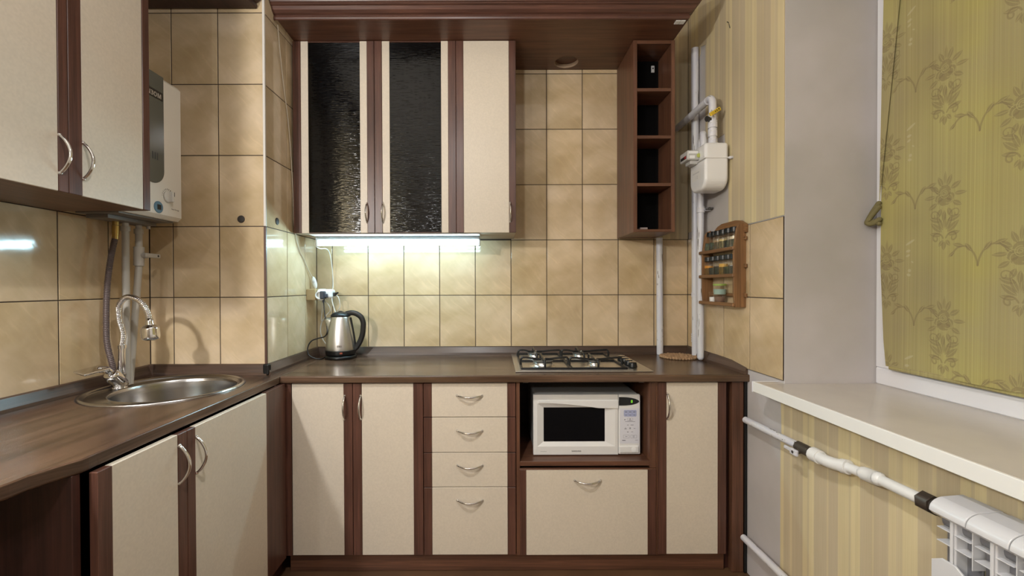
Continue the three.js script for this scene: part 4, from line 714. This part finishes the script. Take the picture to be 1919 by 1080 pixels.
// ---------------------------------------------------------------- spice rack and jars
{
  const x0 = 1.027, x1 = 1.082, dn = 1.915, df = 2.205, t = thing('spice_rack', 'three-tier wooden spice rack with an arched top on the right wall', 'rack', [1.05, -0.095, 2.03]);
  const side = d => { const s = new THREE.Shape([[x0 + 0.010, -0.093], [x1, -0.093], [x1, 0.262], [x1 - 0.010, 0.272], [x0 + 0.028, 0.266], [x0 + 0.018, 0.25], [x0 + 0.005, 0.16], [x0 + 0.004, -0.03]].map(p => new THREE.Vector2(p[0], p[1] + EYE))); const g = new THREE.ExtrudeGeometry(s, { depth: 0.010, bevelEnabled: true, bevelThickness: 0.001, bevelSize: 0.001, bevelSegments: 1 }); g.translate(0, 0, -d - 0.005); return uvProject(g, 'y'); };
  part('side_panel', side(dn), oak, t); part('side_panel', side(df), oak, t);
  const arch = [[dn - 0.022, 0.230], [df + 0.018, 0.230], [df + 0.018, 0.250], [df - 0.015, 0.252], [df - 0.07, 0.283], [df - 0.11, 0.292], [dn + 0.06, 0.292], [dn + 0.02, 0.285], [dn - 0.015, 0.268], [dn - 0.022, 0.262]];
  part('top_rail', sheetX(arch, x1 - 0.011, x1), oak, t);
  for (const d of [dn + 0.05, df - 0.07]) part('screw', ball([x1 - 0.0115, 0.262, d], 0.0035, 10), steel, t);
  for (const [y, i] of [[0.168, 0], [0.050, 1], [-0.078, 2]]) {
    part('shelf', box(x0 + 0.009, x1 - 0.012, y - 0.012, y - 0.002, dn + 0.0062, df - 0.0062, 'z'), oak, t);
    part('front_bar', box(x0 - 0.004, x0 + 0.009, y - 0.013, y + 0.003, dn - 0.008, df + 0.022, 'z', 0.003), oak, t);
    part('back_slat', box(x1 - 0.010, x1 - 0.001, y + (i === 0 ? 0.03 : 0.028), y + (i === 0 ? 0.044 : 0.044), dn - 0.020, df + 0.016, 'z', 0.001), oak, t);
  }
}
{
  const fills = [['dark green herbs', lin(0.05, 0.06, 0.03)], ['pale brown seeds', lin(0.30, 0.18, 0.07)], ['light brown powder', lin(0.36, 0.24, 0.12)], ['pale yellow grains', lin(0.55, 0.42, 0.18)], ['black pepper', lin(0.02, 0.02, 0.03)], ['cream powder', lin(0.60, 0.52, 0.36)], ['orange powder', lin(0.62, 0.25, 0.02)], ['grey seeds', lin(0.16, 0.15, 0.13)], ['dark brown cloves', lin(0.04, 0.028, 0.02)], ['golden curry', lin(0.58, 0.33, 0.06)], ['dried green leaves', lin(0.07, 0.08, 0.04)], ['grey salt', lin(0.35, 0.34, 0.30)]];
  const order = ['farthest', 'second from the far end', 'third from the far end', 'fourth from the far end', 'fifth from the far end', 'nearest'], level = [0.62, 0.35, 0.7, 0.75, 0.6, 0.8, 0.8, 0.6, 0.7, 0.85, 0.5, 0.7];
  const proto = thing('spice_jar', 'glass spice jar', 'jar', [0, -EYE, 0]);
  const P = (pr) => lathe(pr, [0, -EYE, 0], 24);
  part('glass', P([[0.001, 0.0008], [0.0185, 0.0008], [0.0202, 0.003], [0.0202, 0.058], [0.0185, 0.064], [0.0165, 0.067], [0.0165, 0.074]]), clearGlass, proto);
  part('lid', P([[0, 0.070], [0.0185, 0.070], [0.0192, 0.072], [0.0192, 0.090], [0.018, 0.092], [0, 0.092]]), blackM, proto);
  const fillGeo = P([[0, 0.002], [0.0182, 0.002], [0.0190, 0.004], [0.0190, 0.062], [0, 0.062]]);
  for (let i = 0; i < 12; i++) {
    const row = i < 6 ? 0 : 1, k = i % 6, o = i ? proto.clone() : proto;
    if (i) { o.name = numbered('spice_jar'); scene.add(o); }
    const d = 2.176 - k * 0.0468, lean = row === 0 && k < 2 ? (k ? 0.10 : 0.16) : 0;
    o.position.copy(V(1.0505, (row ? 0.048 : 0.166) + (lean ? 0.0025 : 0), d)); o.rotation.z = -lean * 0.3; o.rotation.x = lean;
    tag(o, `${order[k]} jar on the ${row ? 'middle' : 'top'} spice rack shelf, with ${fills[i][0]}`, 'jar', row ? 'spice jars on the middle rack shelf' : 'spice jars on the top rack shelf');
    const f = new THREE.Mesh(fillGeo, std({ color: fills[i][1], roughness: 0.9 })); f.name = 'filling'; f.scale.y = level[i]; f.castShadow = f.receiveShadow = true; o.add(f);
  }
}
{
  const x = 1.046, d = 2.060, y = -0.080, t = thing('plastic_tub', 'round tub with a lime green lid on the bottom spice rack shelf', 'tub', [x, y, d]);
  part('lower_tub', lathe([[0.001, 0], [0.022, 0], [0.0255, 0.036], [0.024, 0.037]], [x, y, d], 32), clearGlass, t);
  part('contents', lathe([[0, 0.001], [0.021, 0.001], [0.0235, 0.030], [0, 0.031]], [x, y, d], 24), std({ color: lin(0.20, 0.12, 0.08), roughness: 0.9 }), t);
  part('upper_tub', lathe([[0.001, 0.037], [0.025, 0.037], [0.0275, 0.085], [0.026, 0.086]], [x, y, d], 32), clearGlass, t);
  part('label_band', lathe([[0.0255, 0.040], [0.0275, 0.064]], [x, y, d], 32), std({ color: lin(0.30, 0.42, 0.36), roughness: 0.5 }), t, 'pale green printed band');
  part('lid', lathe([[0.0275, 0.080], [0.029, 0.082], [0.0295, 0.087], [0.028, 0.089], [0, 0.089]], [x, y, d], 32), std({ color: lin(0.33, 0.46, 0.10), roughness: 0.4 }), t, 'lime green lid');
}
{
  const x = 1.046, d = 2.122, y = -0.080, t = thing('small_jar', 'small clear cup with white powder left of the green-lidded tub', 'jar', [x, y, d]);
  part('cup', lathe([[0.001, 0], [0.017, 0], [0.0185, 0.050], [0.0175, 0.051]], [x, y, d], 28), clearGlass, t);
  part('contents', lathe([[0, 0.001], [0.016, 0.001], [0.0168, 0.026], [0, 0.027]], [x, y, d], 24), std({ color: lin(0.75, 0.72, 0.68), roughness: 0.9 }), t);
}

// ---------------------------------------------------------------- blind
const damask = canvasTex(1024, 980, (g, w, h) => {
  g.fillStyle = '#a49a68'; g.fillRect(0, 0, w, h);
  for (let i = 0; i < 46; i++) { const x = rnd() * w, y = rnd() * h, r = 70 + rnd() * 170, c = ['150,138,112', '172,163,84', '140,126,88', '178,170,104'][i % 4]; for (const ox of [-w, 0, w]) for (const oy of [-h, 0, h]) { const q = g.createRadialGradient(x + ox, y + oy, 0, x + ox, y + oy, r); q.addColorStop(0, `rgba(${c},0.34)`); q.addColorStop(1, `rgba(${c},0)`); g.fillStyle = q; g.fillRect(x + ox - r, y + oy - r, 2 * r, 2 * r); } }
  for (let i = 0; i < 420; i++) { g.fillStyle = `rgba(${rnd() < 0.5 ? '200,192,122' : '122,112,66'},${0.05 + 0.13 * rnd()})`; g.fillRect(rnd() * w, 0, 1 + rnd() * 2, h); }
  const D = 'rgba(120,106,74,0.44)', B = 'rgba(168,158,106,0.85)';
  const leaf = (x, y, a, l, b) => { g.save(); g.translate(x, y); g.rotate(a); g.fillStyle = D; g.beginPath(); g.moveTo(0, 0); g.bezierCurveTo(b * 1.2, -l * 0.25, b, -l * 0.7, b * 0.25, -l); g.bezierCurveTo(-b * 0.2, -l * 0.8, -b * 1.1, -l * 0.45, 0, 0); g.fill(); g.strokeStyle = B; g.lineWidth = 2; g.beginPath(); g.moveTo(0, -4); g.quadraticCurveTo(b * 0.3, -l * 0.5, b * 0.2, -l * 0.9); g.stroke(); g.restore(); };
  const curl = (x, y, s, r, lw) => { g.strokeStyle = D; g.lineWidth = lw; g.lineCap = 'round'; g.beginPath(); g.moveTo(x, y); g.bezierCurveTo(x + s * r * 0.5, y - r * 1.3, x + s * r * 1.9, y - r * 1.0, x + s * r * 1.7, y); g.bezierCurveTo(x + s * r * 1.5, y + r * 0.6, x + s * r * 0.8, y + r * 0.5, x + s * r, y - r * 0.1); g.stroke(); };
  const motif = (x, y) => {
    for (const s of [-1, 1]) {
      for (const [dx, dy, a, l, b] of [[8, -50, 0.35, 46, 14], [24, -38, 1.0, 44, 15], [36, -16, 1.55, 50, 12], [32, 12, 2.0, 40, 14], [14, 36, 2.6, 40, 15], [12, 84, 1.2, 52, 16], [6, 120, 0.35, 60, 14], [10, 128, 0.8, 62, 16], [14, 140, 1.3, 48, 14], [6, 160, 2.4, 30, 11]]) leaf(x + s * dx, y + dy, s * a, l, s * b);
      curl(x + s * 6, y + 152, s, 24, 6); curl(x + s * 22, y + 60, s, 20, 4);
    }
    leaf(x, y - 56, 0, 54, 8); leaf(x, y + 116, 0, 66, 9); leaf(x, y + 166, Math.PI, 34, 14); leaf(x, y + 44, Math.PI, 46, 13);
    g.fillStyle = D; for (const [dx, dy, rx, ry] of [[0, -28, 25, 27], [-24, -6, 17, 15], [24, -6, 17, 15], [0, 10, 30, 15]]) { g.beginPath(); g.ellipse(x + dx, y + dy, rx, ry, 0, 0, 7); g.fill(); }
    g.strokeStyle = B; g.lineWidth = 3.2; for (const [r, o] of [[18, 0.5], [11, 2.5], [5, 4.4]]) { g.beginPath(); g.arc(x, y - 22, r, o, o + 4.4); g.stroke(); } for (const s of [-1, 1]) { g.beginPath(); g.arc(x + s * 14, y, 17, s > 0 ? 5.2 : 2.6, s > 0 ? 8.4 : 5.4); g.stroke(); g.beginPath(); g.arc(x + s * 20, y - 8, 20, s > 0 ? 4.7 : 3.0, s > 0 ? 6.9 : 5.0); g.stroke(); }
    g.beginPath(); g.arc(x, y + 4, 26, 0.5, 2.7); g.stroke();
  };
  const scroll = (x, y, s) => { g.strokeStyle = D; g.lineWidth = 7; g.lineCap = 'round'; g.beginPath(); g.moveTo(x, y + 60); g.bezierCurveTo(x + s * 10, y - 20, x + s * 70, y - 40, x + s * 96, y + 18); g.stroke(); leaf(x + s * 20, y + 6, s * 0.6, 40, s * 12); leaf(x + s * 50, y - 14, s * 1.2, 44, s * 12); leaf(x + s * 84, y + 2, s * 2.2, 34, s * 9); };
  const pale = (x, y) => { g.fillStyle = 'rgba(186,176,148,0.55)'; for (const [dx, dy, rx, ry, a] of [[0, 0, 22, 5, -0.5], [-8, 36, 10, 6, -0.2], [-9, 56, 9, 5, -0.4], [-2, 120, 7, 7, 0], [-5, 138, 9, 6, 0.3], [10, 84, 6, 3, 0.6]]) { g.beginPath(); g.ellipse(x + dx, y + dy, rx, ry, a, 0, 7); g.fill(); } };
  for (let j = -1; j < 3; j++) for (let i = -1; i < 3; i++) { const x = i * 512, y = j * 490; motif(x + 20, y + 130); motif(x + 276, y + 375); scroll(x + 150, y + 330, -1); scroll(x + 402, y + 90, -1); scroll(x + 402, y + 90, 1); scroll(x + 150, y + 330, 1); }
  for (let j = 0; j < 2; j++) { pale(130, 40 + j * 490); pale(640, 210 + j * 490); }
});
damask.repeat.set(1 / 0.82, 1 / 0.785);
{
  const t = thing('window_blind', 'olive green damask fabric blind hanging over the window', 'blind', [1.41, -0.3, 0.9]);
  const cloth = phys({ map: damask, roughness: 0.72, sheen: 0.6, sheenRoughness: 0.5, sheenColor: lin(0.55, 0.5, 0.25), side: THREE.DoubleSide });
  const edge = y => { const pts = [[-0.30, 1.596], [-0.2, 1.607], [0.07, 1.620], [0.36, 1.617], [1.02, 1.606], [1.19, 1.604]]; for (let i = 0; i < pts.length - 1; i++) if (y <= pts[i + 1][0]) { const k = (y - pts[i][0]) / (pts[i + 1][0] - pts[i][0]); return pts[i][1] + k * (pts[i + 1][1] - pts[i][1]); } return 1.594; };
  const sheet = (x, y0, y1, far, near, nu, nv) => {
    const pos = [], uv = [], idx = [];
    for (let j = 0; j <= nv; j++) for (let i = 0; i <= nu; i++) { const y = y0 + (y1 - y0) * j / nv, a = far(y), b = near(y), d = a + (b - a) * i / nu, hang = 0.5 - 0.5 * (y - 0.45) / 0.75; const w = hang * (0.004 * Math.sin(d * 9 + y * 1.2) + 0.0025 * Math.sin(d * 23 - y * 2)); const v = V(x + w - 0.004 * hang, y, d); pos.push(v.x, v.y, v.z); uv.push(1.61 - d, y + 1); }
    for (let j = 0; j < nv; j++) for (let i = 0; i < nu; i++) { const a = j * (nu + 1) + i, b = a + nu + 1; idx.push(a, b, a + 1, a + 1, b, b + 1); }
    const g = new THREE.BufferGeometry(); g.setAttribute('position', new THREE.Float32BufferAttribute(pos, 3)); g.setAttribute('uv', new THREE.Float32BufferAttribute(uv, 2)); g.setIndex(idx); g.computeVertexNormals(); return g;
  };
  part('fabric', [sheet(1.413, -0.292, 1.19, edge, () => 0.19, 60, 60), sheet(1.415, -0.292, 1.19, edge, () => 0.19, 60, 60)], cloth, t);
  part('bottom_hem', rbox(1.4095, 1.4175, -0.303, -0.284, 0.192, 1.584, 0.0035, 2), cloth, t);
  part('folded_edge', sheet(1.4075, 0.31, 1.19, y => edge(y) + 0.001, y => edge(y) - Math.max(0.002, (y - 0.30) * 0.092), 3, 40), cloth, t, 'side edge folded over towards the top');
  part('headrail', rbox(1.402, 1.427, 1.19, 1.225, 0.17, 1.61, 0.006), whitePVC, t);
  part('tie', [tube([[1.402, 0.30, 1.617], [1.396, 0.265, 1.640], [1.392, 0.238, 1.652], [1.392, 0.226, 1.645], [1.396, 0.236, 1.628], [1.402, 0.225, 1.615]], 0.0085, 40, 8), tube([[1.400, 0.285, 1.616], [1.390, 0.25, 1.640], [1.386, 0.232, 1.648], [1.392, 0.228, 1.630], [1.40, 0.24, 1.612]], 0.009, 40, 8)], std({ color: lin(0.17, 0.145, 0.06), roughness: 0.8 }), t, 'twisted olive tie band');
}

// ---------------------------------------------------------------- heating pipe and radiator
{
  const x = 1.050, t = thing('heating_pipe', 'white heating pipe with a small shut-off valve running to the radiator', 'pipe', [x, -0.58, 1.45]);
  part('iron_pipe', rod([x + 0.004, -0.567, 1.86], [x + 0.002, -0.558, 1.532], 0.0135), pipeWhite, t, 'flaking painted iron pipe');
  const v = part('valve_body', [rod([x, -0.558, 1.530], [x, -0.558, 1.468], 0.0185, 0.0185, 8), rod([x, -0.558, 1.470], [x, -0.558, 1.456], 0.016), rod([x, -0.562, 1.505], [x - 0.024, -0.570, 1.508], 0.010)], std({ color: lin(0.10, 0.085, 0.07), metalness: 0.6, roughness: 0.45 }), t, 'dark metal valve');
  part('valve_handle', [rbox(x - 0.034, x - 0.024, -0.582, -0.560, 1.490, 1.526, 0.004), rbox(x - 0.034, x - 0.026, -0.574, -0.562, 1.520, 1.556, 0.003)], pipeWhite, v);
  part('handle_screw', rod([x - 0.0345, -0.570, 1.508], [x - 0.036, -0.570, 1.508], 0.005, 0.005, 10), iron, v);
  part('elbow', [rod([x, -0.558, 1.458], [x, -0.558, 1.425], 0.0235, 0.0225, 12), tube([[x, -0.558, 1.43], [x, -0.558, 1.40], [x + 0.004, -0.556, 1.37], [x + 0.010, -0.550, 1.335]], 0.0185, 24, 16), rod([x + 0.008, -0.552, 1.345], [x + 0.0115, -0.548, 1.325], 0.0215)], plasticWhite, t);
  part('elbow', [tube([[x + 0.010, -0.549, 1.335], [x + 0.012, -0.544, 1.27], [x + 0.010, -0.539, 1.24]], 0.0145, 20, 14), tube([[x + 0.012, -0.543, 1.268], [x + 0.010, -0.539, 1.235], [x + 0.004, -0.534, 1.212]], 0.0195, 20, 16)], plasticWhite, t);
  part('plastic_pipe', rod([x + 0.005, -0.535, 1.22], [x - 0.004, -0.527, 1.07], 0.0145), plasticWhite, t);
  part('union_nut', [rod([x - 0.003, -0.527, 1.078], [x - 0.005, -0.526, 1.046], 0.0235, 0.0235, 6), rod([x - 0.005, -0.526, 1.046], [x - 0.006, -0.526, 1.030], 0.018)], std({ color: lin(0.13, 0.11, 0.095), metalness: 0.8, roughness: 0.4 }), t, 'dark hexagonal nut');
}
{
  const t = thing('heating_pipe', 'lower chipped white heating pipe near the floor under the window sill', 'pipe', [1.05, -1.075, 1.6]);
  part('pipe', rod([1.052, -1.072, 1.87], [1.052, -1.055, 0.98], 0.0135), pipeWhite, t);
}
{
  const shadedCoreM = std({ color: lin(0.24, 0.24, 0.26), metalness: 0.4, roughness: 0.3 }), rm = std({ color: lin(0.64, 0.64, 0.66), roughness: 0.3 }), t = thing('radiator', 'white sectional aluminium radiator below the window sill', 'radiator', [1.02, -1.09, 0.7]);  // inner parts coloured darker to stand in for shade between the sections
  const S = 0.0785, d00 = 0.997;
  for (let k = 0; k < 6; k++) {
    const a = d00 - k * S, b = a - S, x0 = 0.985, x1 = 1.065, m = (a + b) / 2;
    // top cap: rounded hood over the section
    const hood = new THREE.Shape(); hood.moveTo(x0 - 0.004, -0.507); hood.quadraticCurveTo(x0 - 0.004, -0.487, x0 + 0.022, -0.480); hood.lineTo(x1 - 0.01, -0.476); hood.lineTo(x1, -0.484); hood.lineTo(x1, -0.512); hood.lineTo(x0 + 0.004, -0.514); hood.closePath();
    const hg = new THREE.ExtrudeGeometry(hood, { depth: S - 0.005, bevelEnabled: true, bevelThickness: 0.0015, bevelSize: 0.0015, bevelSegments: 2 }); hg.translate(0, EYE, -a + 0.0025);
    const s = part('section', [hg, rbox(x0 + 0.006, x0 + 0.012, -1.07, -0.512, m - 0.0035, m + 0.0035, 0.002, 2), rbox(x0 + 0.010, x0 + 0.050, -1.07, -0.512, m - 0.006, m + 0.006, 0.004, 2)], rm, t);
    part('core', [rod([x0 + 0.045, -0.530, a - 0.002], [x0 + 0.045, -0.530, b + 0.002], 0.021), rod([x0 + 0.045, -1.045, a - 0.002], [x0 + 0.045, -1.045, b + 0.002], 0.021), box(x0 + 0.036, x0 + 0.040, -1.05, -0.52, b + 0.002, a - 0.002, 'y', 0.0008)], shadedCoreM, s, 'core coloured dark grey for the shade of the recess');
    part('front_plate', (() => { const q = new THREE.Shape(); const w = S / 2 - 0.003; q.moveTo(-w, -1.075); q.lineTo(w, -1.075); q.lineTo(w, -0.620); q.lineTo(w * 0.4, -0.606); q.lineTo(-w * 0.4, -0.606); q.lineTo(-w, -0.620); q.closePath(); const g = new THREE.ExtrudeGeometry(q, { depth: 0.003, bevelEnabled: true, bevelThickness: 0.001, bevelSize: 0.001, bevelSegments: 1 }); g.rotateY(-Math.PI / 2); g.translate(x0 + 0.004, EYE, -m); return g; })(), rm, s);
    for (let f = 0; f < 2; f++) part('fin', box(x0 + 0.010, x1 - 0.015, -0.545 - f * 0.030, -0.543 - f * 0.030, b + 0.004, a - 0.004, 'z', 0.0006), rm, s);
    part('fin', box(x0 + 0.012, x1 - 0.02, -0.600, -0.515, m - 0.0385, m - 0.0365, 'y', 0.0006), rm, s);
    part('back_grille', box(x1 - 0.012, x1 + 0.004, -0.502, -0.478, b + 0.006, a - 0.006, 'z', 0.002), rm, s);
  }
}

// ---------------------------------------------------------------- microwave
{
  const x0 = 0.168, x1 = 0.649, y0 = -0.757, y1 = -0.487, d = 1.978, t = thing('microwave', 'white microwave oven standing in the open niche of the base cabinet', 'microwave', [0.41, -0.762, 2.15]);
  const wm = std({ color: lin(0.72, 0.71, 0.69), roughness: 0.32 }), xs = 0.550, hinge = x0 + 0.001;
  part('casing', rbox(x0 + 0.004, x1 - 0.003, y0 + 0.003, y1 - 0.002, d + 0.022, d + 0.36, 0.006), std({ color: lin(0.62, 0.615, 0.60), roughness: 0.35 }), t);
  for (const [fx, fd] of [[x0 + 0.05, d + 0.05], [x1 - 0.05, d + 0.05], [x0 + 0.05, d + 0.32], [x1 - 0.05, d + 0.32]]) part('foot', rod([fx, -0.7615, fd], [fx, y0 + 0.004, fd], 0.013), blackM, t);
  // door: frame with a recessed picture window whose reveals slope
  const wx0 = 0.217, wx1 = 0.489, wy0 = -0.699, wy1 = -0.548, ox0 = 0.185, ox1 = 0.535, oy0 = -0.7195, oy1 = -0.526, q = [], quad = (a, b, c, e) => { for (const p of [a, b, c, a, c, e]) q.push(V(...p)); };
  const O = [[x0, y0], [xs - 0.0015, y0], [xs - 0.0015, y1], [x0, y1]], I = [[ox0, oy0], [ox1, oy0], [ox1, oy1], [ox0, oy1]], Wn = [[wx0, wy0], [wx1, wy0], [wx1, wy1], [wx0, wy1]];
  for (let i = 0; i < 4; i++) { const j = (i + 1) % 4; quad([...O[i], d], [...O[j], d], [...I[j], d - 0.002], [...I[i], d - 0.002]); quad([...I[i], d - 0.002], [...I[j], d - 0.002], [...Wn[j], d + 0.010], [...Wn[i], d + 0.010]); quad([...O[j], d], [...O[i], d], [...O[i], d + 0.021], [...O[j], d + 0.021]); }
  const dg = new THREE.BufferGeometry().setFromPoints(q); dg.computeVertexNormals();
  const door = part('door', [dg, box(x0 + 0.002, xs - 0.003, y0 + 0.001, wy0, d + 0.012, d + 0.021, 'x', 0.0005)], wm, t);
  part('window', box(wx0 - 0.002, wx1 + 0.002, wy0 - 0.002, wy1 + 0.002, d + 0.009, d + 0.014, 'x', 0.0005), phys({ color: lin(0.003, 0.003, 0.004), roughness: 0.35, specularIntensity: 0.25 }), door, 'black door window');
  const brow = new THREE.Shape(); brow.moveTo(ox0 + 0.008, oy1 + 0.004 + EYE); brow.bezierCurveTo(0.26, oy1 + 0.004 + EYE, 0.37, oy1 - 0.006 + EYE, 0.46, wy1 + 0.0025 + EYE); brow.lineTo(xs - 0.003, wy1 + 0.001 + EYE); brow.lineTo(xs - 0.003, oy1 + 0.012 + EYE); brow.lineTo(ox0 + 0.008, oy1 + 0.012 + EYE); brow.closePath();
  const bg = new THREE.ExtrudeGeometry(brow, { depth: 0.008, bevelEnabled: true, bevelThickness: 0.002, bevelSize: 0.0015, bevelSegments: 2 }); bg.translate(0, 0, -d - 0.004); part('brow', bg, wm, door);
  decal('lettering', 0.058, 0.013, [0.361, -0.7405, d - 0.0012], '+z', canvasTex(512, 115, (g, w, h) => { g.fillStyle = '#dedcd8'; g.fillRect(0, 0, w, h); g.fillStyle = '#2b2826'; g.font = 'bold 80px sans-serif'; g.textAlign = 'center'; g.textBaseline = 'middle'; g.fillText('SAMSUNG', w / 2, h / 2 + 4); }), door, { roughness: 0.32 });
  decal('lettering', 0.046, 0.020, [0.213, -0.737, d - 0.0008], '+z', canvasTex(256, 111, (g, w, h) => { g.fillStyle = '#dedcd8'; g.fillRect(0, 0, w, h); g.fillStyle = '#5c5a5a'; g.font = 'bold 44px sans-serif'; g.textAlign = 'center'; g.fillText('LIFE', w / 2, 44); g.fillStyle = '#77747a'; g.fillRect(16, 62, w - 32, 5); g.fillRect(50, 80, w - 100, 10); }), door, { roughness: 0.32 });
  // control panel
  const cp = part('control_panel', rbox(xs + 0.0005, x1, y0, y1, d - 0.001, d + 0.021, 0.006), wm, t);
  decal('keypad', 0.086, 0.158, [0.600, -0.628, d - 0.0016], '+z', canvasTex(512, 940, (g, w, h) => {
    g.fillStyle = '#d3d3da'; g.fillRect(0, 0, w, h); g.fillStyle = '#aab0ce'; g.beginPath(); g.roundRect(105, 50, 330, 165, 26); g.fill(); g.strokeStyle = '#6b72a0'; g.lineWidth = 5; g.stroke();
    g.beginPath(); for (const x of [215, 325]) { g.moveTo(x, 50); g.lineTo(x, 215); } g.moveTo(105, 150); g.lineTo(435, 150); g.stroke();
    const bar = (x, y, l, k = 12) => { g.fillStyle = '#55555f'; g.fillRect(x - l / 2, y - k / 2, l, k); };
    for (const x of [160, 270, 380]) { bar(x, 88, 66, 10); bar(x, 104, 66, 10); bar(x, 182, 62, 12); }
    g.strokeStyle = '#77767c'; g.lineWidth = 5; g.beginPath(); g.roundRect(195, 260, 145, 76, 8); g.stroke(); bar(268, 284, 22, 22); bar(268, 316, 80, 12); bar(128, 302, 26, 22); bar(268, 356, 270, 8);
    bar(208, 446, 44); bar(320, 446, 80); bar(146, 548, 60, 14); bar(146, 524, 20, 14); bar(268, 520, 40, 14); bar(268, 546, 40, 14); bar(384, 536, 46, 10); bar(206, 632, 40, 16); bar(322, 630, 52, 10);
    for (const x of [88, 284]) { g.strokeStyle = '#77767c'; g.beginPath(); g.roundRect(x, 715, 158, 80, 8); g.stroke(); } bar(166, 754, 54, 10); bar(362, 742, 60, 8); bar(362, 766, 50, 8); bar(100, 856, 90, 18); bar(440, 850, 70, 8);
  }), cp, { roughness: 0.35 }, 'pale grey keypad');
  const ov = new THREE.Shape(), oc = [xs + 0.002, y1 - 0.0295 + EYE]; ov.moveTo(oc[0], oc[1] + 0.0185); ov.bezierCurveTo(oc[0] + 0.045, oc[1] + 0.019, oc[0] + 0.085, oc[1] + 0.012, oc[0] + 0.091, oc[1] - 0.001); ov.bezierCurveTo(oc[0] + 0.085, oc[1] - 0.014, oc[0] + 0.045, oc[1] - 0.021, oc[0], oc[1] - 0.0195); ov.closePath();
  const og = new THREE.ExtrudeGeometry(ov, { depth: 0.002, bevelEnabled: false }); og.translate(0, 0, -d + 0.0005); const disp = part('display', og, std({ color: lin(0.006, 0.006, 0.007), roughness: 0.15 }), cp, 'black oval display');
  decal('display_digit', 0.009, 0.013, [oc[0] + 0.057, oc[1] - EYE - 0.001, d - 0.0028], '+z', canvasTex(64, 96, (g, w, h) => { g.fillStyle = '#020402'; g.fillRect(0, 0, w, h); g.strokeStyle = '#86e63c'; g.lineWidth = 15; g.strokeRect(14, 14, w - 28, h - 28); }), t, { emissive: 0xffffff, emissiveMap: canvasTex(64, 96, (g, w, h) => { g.fillStyle = '#000'; g.fillRect(0, 0, w, h); g.strokeStyle = '#78d830'; g.lineWidth = 15; g.strokeRect(14, 14, w - 28, h - 28); }), emissiveIntensity: 0.7 }, 'green lit digit');
  part('door_button', rbox(xs + 0.003, x1 - 0.008, y0 + 0.008, y0 + 0.040, d - 0.006, d + 0.004, 0.005), wm, cp);
  part('button_mark', lathe([[0, 0.001], [0.011, 0.0008], [0.012, 0]], [0.617, y0 + 0.024, d - 0.006], 24, [0, 0, 1]).scale(1, 1, 1), plasticWhite, cp);
}

renderer.render(scene, camera);
